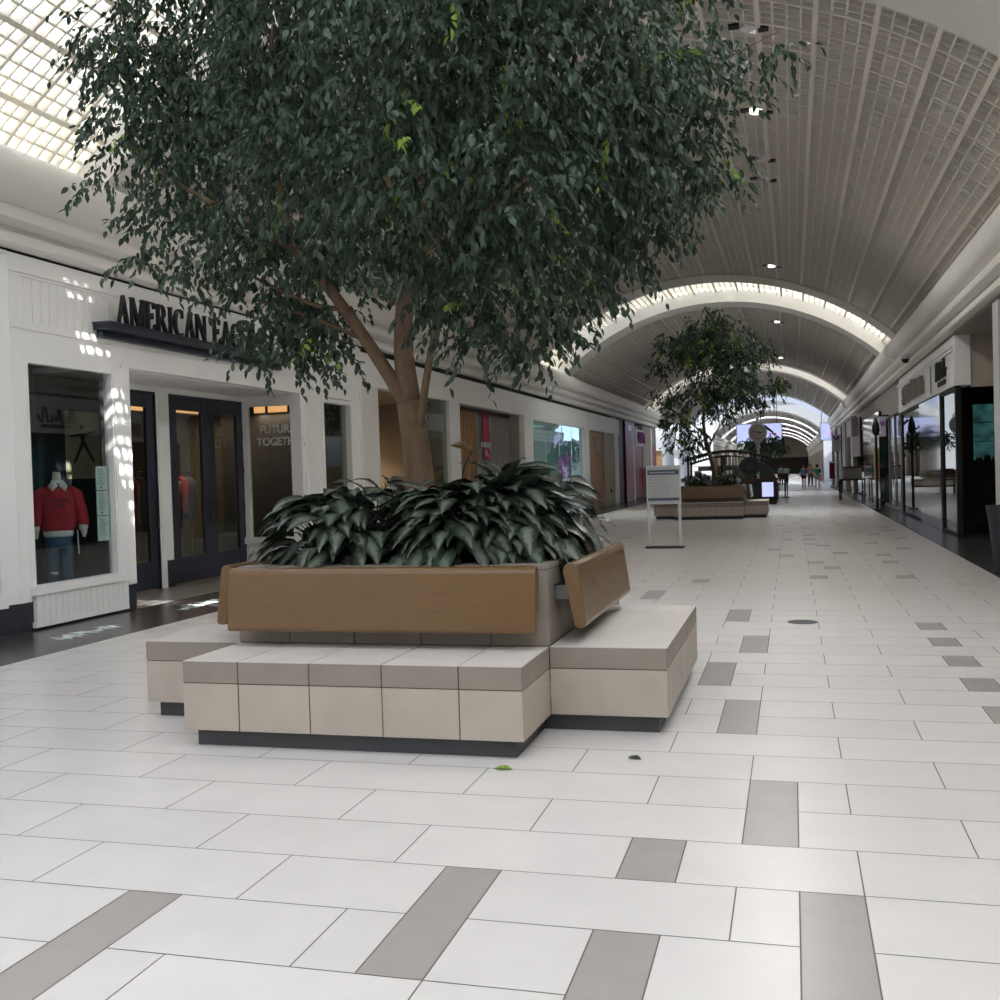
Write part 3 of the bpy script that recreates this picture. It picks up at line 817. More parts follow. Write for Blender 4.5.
# soffit and return walls of the door recess
m = MB()
m.box(-9.75, X - 0.16, 12.05, 17.3, 3.13, 3.2, 0)
m.prism([(-8.46, 12.02, 0), (-8.46, 12.12, 0), (-9.46, 13.45, 0), (-9.52, 13.40, 0)], (0, 0, 3.2), 0)
m.box(-9.6, -9.46, 14.46, 14.84, 0.0, 3.14, 0)
m.box(-9.5, -9.44, 14.50, 14.62, 0.0, 3.0, 0)
m.box(-9.58, -9.44, 14.64, 14.84, 0.0, 0.42, 1)
m.box(-9.6, -9.452, 13.3, 17.35, 3.042, 3.135, 0)
m.box(-9.6, -9.46, 17.2, 17.4, 0.0, 3.14, 0)
struct(m.build('wall_left', [M['white'], M['charcoal']]))

def window(name, pane, frame_boxes, gm, axis_name=None):
    f = MB()
    for b in frame_boxes: f.box(*b)
    o = struct(f.build(name, M['white']))
    p = MB(); p.box(*pane)
    q = p.build('pane', gm, o); q['kind'] = 'structure'
    return o
w1 = window('window_1', (X - 0.07, X - 0.062, 10.20, 11.74, 0.50, 3.05),
            [(X - 0.10, X + 0.02, 10.13, 10.20, 0.44, 3.10), (X - 0.10, X + 0.02, 11.72, 11.80, 0.44, 3.10), (X - 0.10, X + 0.02, 10.13, 11.80, 3.03, 3.12),
             (X - 0.12, X + 0.07, 10.10, 11.84, 0.40, 0.50), (X - 0.02, X + 0.04, 11.74, 11.92, 0.36, 3.12)], M['glass'])
m = MB(); yy = 10.16
while yy < 11.86:
    m.box(X - 0.1, X + 0.045, yy + 0.004, yy + 0.105, 0.06, 0.40); yy += 0.108
m.box(X - 0.1, X + 0.052, 10.14, 11.88, 0.03, 0.09)
m.build('beadboard_apron', M['white'], w1)['kind'] = 'structure'
# return window facing the hall with FUTURE TOGETHER
w2 = window('window_2', (-9.36, -8.42, 17.205, 17.213, 0.62, 2.96),
            [(-9.46, -9.36, 17.16, 17.26, 0, 3.14), (-8.44, -8.30, 17.13, 17.26, 0, 3.14), (-9.46, -8.30, 17.16, 17.26, 2.95, 3.14), (-9.46, -8.30, 17.16, 17.26, 0.0, 0.52), (-9.46, -8.30, 17.10, 17.26, 0.50, 0.62)], M['glass'])
M['vinyl'] = mat('grey vinyl letters', rgb(206, 210, 208), 0.5, 0.3)
lg = thing('window_lettering', 'grey FUTURE TOGETHER lettering on the dark window beside the double doors', 'lettering', (-9.18, 17.195, 2.2))
text('text_line', 'FUTURE', (-9.14, 17.195, 2.47), '-y', 0.20, M['vinyl'], lg, 0.002, 0.95, off=0.006)
text('text_line', 'TOGETHER', (-9.20, 17.195, 2.25), '-y', 0.20, M['vinyl'], lg, 0.002, 0.92, off=0.006)
w3 = window('window_3', (X - 0.09, X - 0.082, 17.95, 19.36, 0.62, 3.05),
            [(X - 0.12, X + 0.03, 17.95, 18.05, 0.6, 3.12), (X - 0.12, X + 0.03, 19.28, 19.36, 0.6, 3.12), (X - 0.12, X + 0.03, 17.95, 19.36, 3.04, 3.12), (X - 0.12, X + 0.05, 17.95, 19.36, 0.56, 0.64)], M['glass_teal'])
Mx = M45
f = MB(); f.box(-0.1, 0.02, -0.24, -0.16, 0.46, 3.05, 0, Mx); f.box(-0.1, 0.02, -1.9, -1.82, 0.46, 3.05, 0, Mx); f.box(-0.1, 0.02, -1.9, -0.16, 3.0, 3.05, 0, Mx)
w4 = struct(f.build('window_4', M['white']))
p = MB(); p.box(-0.07, -0.062, -1.82, -0.24, 0.46, 3.0, 0, Mx); p.build('pane', M['glass'], w4)['kind'] = 'structure'

# navy double doors
def leaf_door(parent, y0, y1, x, handle_side):
    d = MB(); fwid = 0.20
    d.box(x - 0.03, x + 0.03, y0, y0 + fwid, 0.02, 3.0); d.box(x - 0.03, x + 0.03, y1 - fwid, y1, 0.02, 3.0)
    d.box(x - 0.03, x + 0.03, y0 + fwid, y1 - fwid, 2.80, 3.0); d.box(x - 0.03, x + 0.03, y0 + fwid, y1 - fwid, 0.02, 0.44)
    d.box(x - 0.02, x + 0.02, y0 + fwid + 0.06, y1 - fwid - 0.06, 0.10, 0.36)
    o = d.build('door_leaf', M['navy'], parent); o['kind'] = 'structure'; bevel(o, 0.008, 1)
    g = MB(); g.box(x - 0.005, x + 0.003, y0 + fwid, y1 - fwid, 0.44, 2.80)
    g.build('pane', M['glass'], o)
    h = MB(); hy = y1 - 0.10 if handle_side > 0 else y0 + 0.10
    h.tube([(x + 0.03, hy, 0.95), (x + 0.08, hy, 0.95), (x + 0.08, hy, 1.35), (x + 0.03, hy, 1.35)], 0.012, 6)
    h.build('handle', M['black'], o)
    for hz in (0.45, 1.1, 1.75, 2.4):
        k = MB(); hy = y0 - 0.005 if handle_side > 0 else y1 + 0.005
        k.cyl((x + 0.04, hy, hz), 0.018, 0.13, 'z', 8); k.build('hinge', M['black'], o)
def double_door(name, y0, y1, x):
    m = MB(); m.box(x - 0.06, x + 0.05, y0 - 0.03, y0, 0, 3.04); m.box(x - 0.06, x + 0.05, y1, y1 + 0.03, 0, 3.04); m.box(x - 0.06, x + 0.05, y0 - 0.03, y1 + 0.03, 3.0, 3.04)
    o = struct(m.build(name, M['navy']))
    c = (y0 + y1) / 2
    leaf_door(o, y0, c - 0.004, x, 1); leaf_door(o, c + 0.004, y1, x, -1)
double_door('door_1', 14.87, 17.17, -9.5)
m = MB(); m.box(-9.56, -9.45, 13.47, 13.50, 0, 3.04); m.box(-9.56, -9.45, 14.44, 14.47, 0, 3.04); m.box(-9.56, -9.45, 13.47, 14.47, 3.0, 3.04)
d2 = struct(m.build('door_2', M['navy'])); leaf_door(d2, 13.50, 14.44, -9.5, 1)

# shop name: dark serif letters standing on a navy shelf
st = thing('shop_sign', 'dark serif shop name letters on a navy shelf above the recessed doors', 'sign', (X, 13.8, 3.55))
m = MB(); m.box(X + 0.0, X + 0.24, 11.42, 16.35, 3.545, 3.635); m.box(X + 0.0, X + 0.26, 11.40, 16.37, 3.62, 3.645); m.box(X + 0.0, X + 0.10, 11.48, 16.3, 3.46, 3.545)
bevel(m.build('sign_shelf', M['navy'], st), 0.01, 2)
M['letter'] = mat('letter face', rgb(34, 34, 38), 0.45, 0.4)
def arcpts(cx, cy, rx, ry, a0, a1, n=14):
    return [(cx + rx * math.cos(math.radians(a0 + (a1 - a0) * i / n)), cy + ry * math.sin(math.radians(a0 + (a1 - a0) * i / n))) for i in range(n + 1)]
def R4(x0, x1, y0, y1): return [(x0, y0), (x1, y0), (x1, y1), (x0, y1)]
def stem(x, w=0.115, y0=0, y1=1, s=0.06): return [R4(x, x + w, y0, y1), R4(x - s, x + w + s, y0, y0 + 0.035), R4(x - s, x + w + s, y1 - 0.035, y1)]
GL = {
 'A': (0.80, [[(0.06, 0), (0.12, 0), (0.42, 0.88), (0.42, 1.0), (0.37, 1.0)], [(0.56, 0), (0.71, 0), (0.44, 1.0), (0.37, 1.0), (0.37, 0.9)], R4(0.18, 0.60, 0.30, 0.345), R4(0, 0.2, 0, 0.035), R4(0.48, 0.79, 0, 0.035)]),
 'M': (0.98, stem(0.06, 0.05) + stem(0.76, 0.14) + [[(0.06, 1), (0.20, 1), (0.52, 0.12), (0.46, 0.0)], [(0.46, 0.0), (0.52, 0.0), (0.80, 0.88), (0.80, 1.0)]]),
 'E': (0.66, stem(0.06) + [R4(0.19, 0.56, 0, 0.04), R4(0.19, 0.54, 0.96, 1), R4(0.19, 0.42, 0.49, 0.53), R4(0.40, 0.43, 0.40, 0.62), [(0.52, 0.04), (0.56, 0.0), (0.60, 0.24), (0.57, 0.24)], [(0.54, 1.0), (0.50, 0.96), (0.55, 0.78), (0.58, 0.78)]]),
 'R': (0.78, stem(0.06) + [arcpts(0.34, 0.745, 0.26, 0.255, 90, -90) + arcpts(0.34, 0.745, 0.13, 0.215, -90, 90), R4(0.19, 0.34, 0.96, 1), R4(0.19, 0.34, 0.49, 0.53), [(0.30, 0.5), (0.42, 0.5), (0.76, 0.0), (0.60, 0.0)], R4(0.58, 0.79, 0, 0.03)]),
 'I': (0.32, stem(0.09)),
 'C': (0.78, [arcpts(0.42, 0.5, 0.38, 0.52, 50, 310) + arcpts(0.44, 0.5, 0.25, 0.475, 310, 50), [(0.64, 0.98), (0.67, 0.98), (0.67, 0.68), (0.645, 0.68)]]),
 'N': (0.84, stem(0.06, 0.05) + stem(0.70, 0.05) + [[(0.04, 1), (0.18, 1), (0.75, 0.06), (0.75, 0.0), (0.68, 0.0)]]),
 'G': (0.82, [arcpts(0.42, 0.5, 0.38, 0.52, 50, 320) + arcpts(0.44, 0.5, 0.25, 0.475, 320, 50), R4(0.60, 0.72, 0.05, 0.42), R4(0.50, 0.80, 0.39, 0.42), [(0.64, 0.98), (0.67, 0.98), (0.67, 0.70), (0.645, 0.70)]]),
 'L': (0.64, stem(0.06) + [R4(0.19, 0.56, 0, 0.04), [(0.52, 0.04), (0.56, 0.0), (0.61, 0.28), (0.58, 0.28)]]),
}
yy = 11.66; hh = 0.37; zz = 3.648
for ch in 'AMERICAN EAGLE':
    if ch == ' ': yy += 0.17; continue
    adv, polys = GL[ch]
    k = 0.325
    m = MB()
    for pl in polys:
        m.prism([(X + 0.16, yy + px * k, zz + py * hh) for px, py in pl], (0.05, 0, 0))
    m.build('letter', M['letter'], st)
    yy += adv * k + 0.024

# papers on the window glass
for j, (z0, z1) in enumerate(((1.56, 1.86), (1.245, 1.55), (0.925, 1.235))):
    lb = ('topmost of three white notices taped inside the mannequin window', 'middle of three white notices taped inside the mannequin window', 'lowest of three white notices taped inside the mannequin window')[j]
    t = thing('window_notice', lb, 'notice', (X - 0.075, 11.6, z0), 'notices on the mannequin window')
    a, b = 11.47, 11.70
    B((X - 0.082, X - 0.073, a, b, z0, z1), mats=M['paper'], name='sheet', parent=t)
    q = MB(); rr = random.Random(j)
    nl = 9
    for i in range(nl):
        zt = z1 - 0.035 - i * (z1 - z0 - 0.09) / nl
        q.box(X - 0.0735, X - 0.072, a + 0.035, b - 0.035 - rr.uniform(0, 0.05), zt - 0.007, zt)
    q.build('print', M['grey_ink'], t)
    if j < 2:
        q = MB(); q.cyl((X - 0.0735, a + 0.09, z0 + 0.035), 0.014, 0.002, 'x', 10); q.build('emblem', M['ink'], t)

# inside: window platform, backdrop, framed poster
m = MB(); m.prism([(-9.7, 9.98, 0), (X - 0.26, 9.98, 0), (X - 0.26, 11.9, 0), (-8.5, 11.95, 0), (-9.5, 13.3, 0), (-9.7, 13.3, 0)], (0, 0, 0.16), 0); struct(m.build('trim_6', M['grey_wall']))
m = MB(); m.box(-9.75, -9.70, 10.0, 11.2, 0.16, 3.2); struct(m.build('wall_left', M['beige']))
t = thing('poster_stand', 'dark framed poster of a leaping figure standing behind the mannequin', 'poster', (-9.2, 12.2, 0.16))
B((-9.26, -9.18, 11.42, 12.95, 0.16, 3.0), mats=M['charcoal'], name='frame', parent=t)
M['poster'] = mat('poster print', rgb(190, 176, 150), 0.6, 0.2, noise=0.15, nscale=2.5)
B((-9.182, -9.170, 11.96, 12.68, 1.72, 2.62), mats=M['poster'], name='print', parent=t)
m = MB()   # leaping figure silhouette
def limb(a, b, w):
    a, b = Vector((0, *a)), Vector((0, *b)); d = (b - a).normalized(); n = Vector((0, -d.z, d.y)) * w
    o = Vector((-9.169, 0, 0))
    m.prism([a + n + o, b + n * 0.6 + o, b - n * 0.6 + o, a - n + o], (0.003, 0, 0))
limb((12.30, 2.33), (12.31, 2.18), 0.055); limb((12.29, 2.31), (12.04, 2.28), 0.018); limb((12.32, 2.31), (12.60, 2.36), 0.018)
limb((12.30, 2.2), (12.12, 1.93), 0.03); limb((12.33, 2.2), (12.53, 1.95), 0.03)
m.cyl((-9.169, 12.29, 2.41), 0.035, 0.003, 'x', 12)
m.build('figure', M['wood_dark'], t)
# framed wall back of display
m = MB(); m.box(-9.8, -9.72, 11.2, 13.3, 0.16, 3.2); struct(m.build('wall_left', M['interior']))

# mannequin
MM = Matrix.Translation((-8.78, 11.25, 0.16)) @ Matrix.Rotation(math.radians(48), 4, 'Z')
t = thing('mannequin', 'headless mannequin in red sweatshirt and ripped blue jeans in the shop window', 'mannequin', (-8.78, 11.25, 0.16))
M['skin_white'] = mat('mannequin white', rgb(222, 214, 204), 0.45, 0.4)
M['sweat'] = mat('red sweatshirt', rgb(172, 60, 68), 0.9, 0.1, noise=0.10, nscale=12, bump=0.5, bscale=14)
M['shirt_white'] = mat('white shirt', rgb(228, 230, 232), 0.8, 0.2)
M['denim'] = mat('blue denim', rgb(62, 90, 116), 0.85, 0.15, noise=0.22, nscale=7, bump=0.4, bscale=30)
m = MB()
m.loft([(0, 0, 0.74, 0.10, 0.08), (0, 0, 0.85, 0.13, 0.09), (0, 0, 1.05, 0.12, 0.08), (0, 0, 1.25, 0.15, 0.09), (0, 0, 1.38, 0.14, 0.08), (0, 0, 1.44, 0.07, 0.06), (0, 0, 1.50, 0.055, 0.05), (0, 0, 1.60, 0.05, 0.048), (0, 0, 1.64, 0.045, 0.045), (0, 0, 1.645, 0.02, 0.02)], 14, 0, MM)
for sx in (-1, 1):
    m.tube([MM @ Vector((sx * 0.10, 0, 1.39)), MM @ Vector((sx * 0.20, 0.0, 1.34)), MM @ Vector((sx * 0.255, -0.01, 1.15)), MM @ Vector((sx * 0.275, -0.06, 0.98)), MM @ Vector((sx * 0.28, -0.10, 0.90)), MM @ Vector((sx * 0.275, -0.12, 0.83))], [0.05, 0.05, 0.042, 0.032, 0.038, 0.018], 8)
    m.tube([MM @ Vector((sx * 0.07, 0, 0.80)), MM @ Vector((sx * 0.085, 0, 0.45)), MM @ Vector((sx * 0.09, 0.0, 0.10)), MM @ Vector((sx * 0.09, -0.03, 0.05)), MM @ Vector((sx * 0.09, -0.12, 0.02))], [0.075, 0.055, 0.04, 0.045, 0.03], 10)
m.build('body', M['skin_white'], t, smooth=True)
m = MB()
m.loft([(0, 0, 0.90, 0.17, 0.12), (0, 0, 0.94, 0.205, 0.135), (0, -0.01, 1.02, 0.225, 0.15), (0, 0, 1.15, 0.22, 0.145), (0, 0, 1.30, 0.215, 0.13), (0, 0, 1.40, 0.20, 0.11), (0, 0, 1.46, 0.14, 0.09), (0, 0, 1.50, 0.08, 0.07)], 20, 0, MM)
for sx in (-1, 1):
    m.tube([MM @ Vector((sx * 0.14, 0, 1.42)), MM @ Vector((sx * 0.22, 0.0, 1.36)), MM @ Vector((sx * 0.255, -0.01, 1.22)), MM @ Vector((sx * 0.275, -0.03, 1.10)), MM @ Vector((sx * 0.285, -0.06, 1.0)), MM @ Vector((sx * 0.28, -0.07, 0.965))], [0.06, 0.082, 0.08, 0.078, 0.075, 0.055], 12)
o = m.build('sweatshirt', M['sweat'], t, smooth=True)
m = MB()
rr = random.Random(2)
for i in range(9):
    m.box(-0.10 + i * 0.022, -0.088 + i * 0.022, -0.146, -0.135, 1.27 + (0.012 if i % 2 else 0), 1.30 + (i % 3) * 0.008, 0, MM)
for i in range(5):
    m.box(-0.05 + i * 0.022, -0.038 + i * 0.022, -0.148, -0.137, 1.215, 1.24 + (i % 2) * 0.01, 0, MM)
m.build('chest_print', M['navy'], o)
m = MB()
for sx in (-1, 1):
    m.prism([MM @ Vector((sx * 0.005, -0.098, 1.475)), MM @ Vector((sx * 0.075, -0.112, 1.405)), MM @ Vector((sx * 0.115, -0.055, 1.47)), MM @ Vector((sx * 0.06, -0.03, 1.545))], MM.to_3x3() @ Vector((0, -0.012, 0)))
    k = MB(); k.tube([MM @ Vector((sx * 0.28, -0.065, 0.985)), MM @ Vector((sx * 0.283, -0.075, 0.925))], [0.058, 0.052], 12); k.build('cuff', M['shirt_white'], t, smooth=True)
m.loft([(0, 0, 0.84, 0.16, 0.12), (0, -0.005, 0.87, 0.18, 0.13), (0, 0, 0.93, 0.18, 0.125), (0, 0, 1.2, 0.16, 0.11), (0, 0, 1.38, 0.13, 0.085), (0, 0, 1.46, 0.085, 0.075), (0, 0.005, 1.50, 0.074, 0.068), (0, 0.01, 1.54, 0.066, 0.062)], 18, 0, MM)
m.build('shirt', M['shirt_white'], t, smooth=True)
m = MB()
m.loft([(0, 0, 0.70, 0.155, 0.12), (0, 0, 0.78, 0.165, 0.125), (0, 0, 0.88, 0.145, 0.11)], 18, 0, MM)
for sx in (-1, 1):
    m.loft([(sx * 0.095, 0, 0.05, 0.075, 0.085), (sx * 0.095, 0, 0.2, 0.07, 0.08), (sx * 0.09, 0, 0.40, 0.068, 0.075), (sx * 0.085, -0.005, 0.58, 0.08, 0.09), (sx * 0.08, 0, 0.76, 0.09, 0.115)], 14, 0, MM)
o = m.build('jeans', M['denim'], t, smooth=True)
m = MB(); m.box(-0.12, -0.04, -0.083, -0.070, 0.395, 0.412, 0, MM); m.box(-0.10, -0.03, -0.083, -0.070, 0.382, 0.392, 0, MM)
m.build('knee_rip', M['shirt_white'], o)
m = MB(); m.tube([MM @ Vector((0.20, -0.11, 0.92)), MM @ Vector((0.205, -0.115, 0.7)), MM @ Vector((0.21, -0.11, 0.62))], 0.009, 5)
m.build('drawstring', M['shirt_white'], t)
# white ghost-like second garment at the edge of the window
t = thing('hanging_shirt', 'pale shirt hanging at the left edge of the mannequin window', 'shirt', (-8.85, 10.42, 1.0))
m = MB(); m.loft([(-8.85, 10.42, 1.1, 0.10, 0.14), (-8.85, 10.42, 1.4, 0.09, 0.13), (-8.85, 10.42, 1.75, 0.08, 0.15), (-8.85, 10.42, 1.86, 0.04, 0.06)], 14)
o = m.build('cloth', M['shirt_white'], t, smooth=True)
m = MB(); m.tube([(-8.85, 10.42, 1.86), (-8.85, 10.42, 3.2)], 0.006, 5); m.build('cord', M['black'], t)
# shop interior shell
m = MB()
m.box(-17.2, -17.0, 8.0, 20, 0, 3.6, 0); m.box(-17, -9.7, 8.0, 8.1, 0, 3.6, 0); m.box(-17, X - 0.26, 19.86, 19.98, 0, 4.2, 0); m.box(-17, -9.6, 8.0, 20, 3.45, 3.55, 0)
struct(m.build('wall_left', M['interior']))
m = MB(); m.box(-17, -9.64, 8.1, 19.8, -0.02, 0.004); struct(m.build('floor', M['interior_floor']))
# warm lamps under the shop ceiling
LAB = ('warm strip lamp seen through the left leaf of the double doors', 'warm strip lamp seen through the right leaf of the double doors', 'warm strip lamp seen through the side door left of the double doors', 'shorter warm strip lamp above the lettering in the window', 'longer warm strip lamp above the lettering in the window')
for j, (x, y, z, dx, dy) in enumerate(((-11.6, 18.75, 3.08, 0, 1.0), (-11.7, 19.78, 3.12, 0, 0.06), (-11.6, 17.25, 3.05, 0, 0.75), (-10.35, 19.5, 3.07, 0.24, 0), (-9.95, 19.5, 3.07, 0.42, 0))):
    if j == 1: x, y, dy = -10.7, 18.55, 0.55
    t = thing('cove_lamp', LAB[j], 'lamp', (x, y, z), 'warm strip lamps in the shop')
    if dy: 
        B((x - 0.12, x - 0.01, y - dy / 2 - 0.03, y + dy / 2 + 0.03, z - 0.06, 3.45), mats=M['wood_dark'], name='housing', parent=t)
        B((x - 0.01, x + 0.01, y - dy / 2, y + dy / 2, z - 0.06, z + 0.07), mats=M['warm_lamp'], name='diffuser', parent=t)
    else:
        B((x - dx / 2 - 0.02, x + dx / 2 + 0.02, y + 0.01, y + 0.1, z - 0.09, 3.45), mats=M['wood_dark'], name='housing', parent=t)
        B((x - dx / 2, x + dx / 2, y - 0.01, y + 0.01, z - 0.07, z + 0.07), mats=M['warm_lamp'], name='diffuser', parent=t)
    ld = bpy.data.lights.new('strip light', 'AREA'); ld.shape = 'RECTANGLE'; ld.size = 0.2 if dy else dx; ld.size_y = dy if dy else 0.2; ld.energy = 8 if dy else 2; ld.color = (1.0, 0.66, 0.38)
    lo = bpy.data.objects.new('strip_light', ld); COL.objects.link(lo); lo.location = (x + 0.03, y - (0.03 if dx else 0), z - 0.1); lo.rotation_euler = (0, 0, 0)
m = MB(); m.box(-11.3, X - 0.3, 19.62, 19.7, 0, 3.45); struct(m.build('wall_left', M['charcoal']))
# clothes rails with hanging garments
GC = [rgb(150, 44, 50), rgb(70, 84, 100), rgb(160, 140, 112), rgb(58, 62, 66), rgb(170, 110, 84), rgb(120, 126, 120)]
GM = [mat('garment %d' % i, c, 0.9, 0.1, noise=0.1, nscale=8) for i, c in enumerate(GC)]
def rail(label, x, y, z, n, seed, names):
    t = thing('clothes_rail', label, 'clothes rail', (x, y, 0.004), 'clothes rails in the shop')
    m = MB(); m.tube([(x, y - 0.75, 0.01), (x, y - 0.75, z), (x, y + 0.75, z), (x, y + 0.75, 0.01)], 0.015, 6); m.build('frame', M['black'], t)
    for s in (-0.75, 0.75):
        m = MB(); m.box(x - 0.25, x + 0.25, y + s - 0.02, y + s + 0.02, 0.004, 0.03); m.build('foot', M['black'], t)
    r = random.Random(seed)
    for i in range(n):
        gy = y - 0.62 + i * 1.24 / (n - 1)
        g = thing('hanging_garment', names % ('first', 'second', 'third', 'fourth', 'fifth', 'sixth')[i], 'garment', (x, gy, z - 0.9), 'garments on the clothes rails')
        m = MB(); w = r.uniform(0.18, 0.24); h = r.uniform(0.6, 0.85)
        rot = Matrix.Translation((x, gy, 0)) @ Matrix.Rotation(r.uniform(-0.3, 0.3), 4, 'Z')
        m.loft([(0, 0, z - 0.1 - h, w * 0.9, 0.06), (0, 0, z - 0.3 - h * 0.3, w * 0.85, 0.055), (0, 0, z - 0.2, w, 0.05), (0, 0, z - 0.12, w * 0.5, 0.04), (0, 0, z - 0.09, 0.05, 0.03)], 12, 0, rot)
        m.build('cloth', GM[(i + seed) % len(GM)], g, smooth=True)
        m = MB(); m.tube([(x, gy, z - 0.1), (x, gy, z - 0.02), (x + 0.02, gy, z + 0.02)], 0.005, 5); m.build('hook', M['steel'], g)
rail('clothes rail behind the left leaf of the double doors', -11.2, 15.9, 1.85, 6, 0, '%s garment from the left on the rail behind the left door leaf')
rail('clothes rail behind the right leaf of the double doors', -11.6, 18.1, 1.85, 6, 2, '%s garment from the left on the rail behind the right door leaf')
# shelving with folded clothes
t = thing('shelf_unit', 'dark wooden shelf unit at the back of the shop behind the doors', 'shelves', (-13.4, 17.5, 0.004))
for s in (-1.5, 0, 1.5): B((-13.6, -13.2, 17.5 + s - 0.03, 17.5 + s + 0.03, 0.004, 2.6), mats=M['wood_dark'], name='upright', parent=t)
for z in (0.4, 0.85, 1.3, 1.75, 2.2): B((-13.6, -13.18, 16.03, 18.97, z, z + 0.04), mats=M['wood_dark'], name='shelf', parent=t)
names = ('lowest', 'second lowest', 'middle', 'second highest', 'top')
for zi, z in enumerate((0.44, 0.89, 1.34, 1.79, 2.24)):
    for c in range(5):
        y = 16.35 + c * 0.58
        if abs(y - 17.5) < 0.15: y += 0.2
        g = MB()
        for q in range(3): g.box(-13.50, -13.22, y - 0.15, y + 0.15, z + q * 0.07, z + q * 0.07 + 0.06)
        o = g.build('folded_clothes', GM[(zi * 2 + c) % 6], origin=(-13.36, y, z)); bevel(o, 0.02, 2)
        tag(o, '%s pile of folded clothes from the left on the %s shelf inside the shop' % (('first', 'second', 'third', 'fourth', 'fifth')[c], names[zi]), 'folded clothes', 'folded clothes on the shop shelves')

# ------------------------------------------------------------------ left neighbours
m = MB()
m.box(X - 0.25, X + 0.0, 19.84, 52.9, 3.50, 4.16, 0)          # long white fascia
m.box(X - 0.25, X + 0.02, 44.6, 52.9, 3.42, 4.12, 0)
m.box(X - 0.22, X + 0.0, 19.84, 20.82, 0.0, 3.5, 1)            # piers
m.box(X - 0.22, X + 0.0, 25.6, 26.5, 0.0, 3.5, 0)
m.box(X - 1.0, X - 0.1, 33.0, 33.2, 0.0, 3.5, 2)
m.box(X - 0.22, X + 0.0, 33.4, 34.6, 0.0, 3.5, 0)
m.box(X - 0.22, X + 0.02, 43.6, 44.7, 0.0, 3.5, 0)
m.box(X - 0.22, X - 0.02, 48.6, 51.4, 0.0, 3.5, 2)
m.box(X - 0.22, X + 0.02, 51.4, 52.6, 0.0, 3.5, 0)
struct(m.build('wall_left', [M['white'], M['cornice'], M['beige']]))
# open white shop with warm lit back wall
m = MB()
m.box(-13.2, -13.0, 20.0, 33.3, 0, 3.5, 0); m.box(-13, X - 0.22, 26.0, 26.12, 0, 3.5, 0); m.box(-13.1, X - 0.22, 20.0, 33.3, 3.5, 3.6, 0)
struct(m.build('wall_left', M['beige']))
m = MB(); m.box(-13, X - 0.25, 20.0, 33.3, -0.02, 0.004); struct(m.build('floor', M['interior_floor']))
m = MB(); m.box(-11.05, -10.95, 20.02, 25.9, 2.62, 3.5, 0); struct(m.build('wall_left', M['grey_wall']))
M['warm_wall'] = mat('ochre wall', rgb(206, 166, 112), 0.7, 0.2)
m = MB(); m.box(-12.98, -12.9, 20.1, 25.9, 1.5, 2.9, 0); struct(m.build('wall_left', M['warm_wall']))
t = thing('shop_counter', 'dark shop counter below the warm ochre wall behind the ficus trunk', 'counter', (-11.6, 22.8, 0.004))
B((-11.9, -11.3, 20.9, 25.0, 0.004, 1.15), mats=M['wood_dark'], name='body', parent=t)
B((-12.0, -11.2, 20.85, 25.05, 1.15, 1.22), mats=M['black'], name='top', parent=t)
t = thing('ceiling_lamp', 'small round bright lamp above the ochre wall', 'lamp', (-11.8, 22.2, 3.3))
m = MB(); m.cyl((-11.8, 22.2, 3.38), 0.16, 0.12, 'z', 16); m.build('housing', M['metal_white'], t)
m = MB(); m.cyl((-11.8, 22.2, 3.36), 0.14, 0.02, 'z', 16); m.build('diffuser', M['lamp'], t)
ld = bpy.data.lights.new('shop area light', 'AREA'); ld.size = 1.2; ld.energy = 90; ld.color = (1.0, 0.8, 0.55)
lo = bpy.data.objects.new('shop_area_light', ld); COL.objects.link(lo); lo.location = (-11.9, 22.9, 3.3)
w5 = window('window_5', (X - 0.10, X - 0.092, 23.95, 25.6, 0.2, 3.5), [(X - 0.14, X - 0.05, 23.90, 23.96, 0.0, 3.5), (X - 0.14, X - 0.05, 23.95, 25.6, 0.0, 0.2)], M['glass_teal'])
# slatted grille shop front with a red banner
t = thing('slat_screen', 'screen of upright tan wooden slats in the white shop front', 'slat screen', (X - 0.4, 29.7, 0))
m = MB(); yy = 26.55
while yy < 29.4:
    m.box(X - 0.46, X - 0.40, yy, yy + 0.16, 0.02, 3.4); yy += 0.26
m.build('slat', M['tanwood'], t)
m = MB(); yy = 29.5
while yy < 32.9:
    m.box(X - 0.45, X - 0.42, yy, yy + 0.06, 0.02, 3.4); yy += 0.26
m.build('slat', M['metal_white'], t)
B((X - 0.48, X - 0.38, 26.5, 33.0, 3.4, 3.5), (X - 0.47, X - 0.39, 26.5, 33.0, 0.0, 0.03), mats=M['wood_dark'], name='rail', parent=t)
t = thing('hanging_banner', 'tapering red banner hanging before the slatted shop front', 'banner', (X - 0.3, 30.0, 2.2))
m = MB(); m.prism([(X - 0.33, 29.55, 2.58), (X - 0.33, 30.45, 2.58), (X - 0.33, 30.25, 3.42), (X - 0.33, 29.75, 3.42)], (0.02, 0, 0)); m.build('cloth', M['red'], t)
m = MB()
for q in range(4): m.box(X - 0.33, X - 0.31, 29.45 + q * 0.3, 29.60 + q * 0.3, 2.42, 2.56)
m.build('fringe', M['metal_white'], t)
m = MB(); m.box(X - 0.33, X - 0.31, 29.7, 30.4, 2.06, 2.38); m.build('emblem', M['red'], t)
m = MB(); m.cyl((X - 0.309, 29.95, 2.25), 0.09, 0.004, 'x', 12); m.cyl((X - 0.309, 30.14, 2.18), 0.05, 0.004, 'x', 12); m.build('mark', M['metal_white'], t)
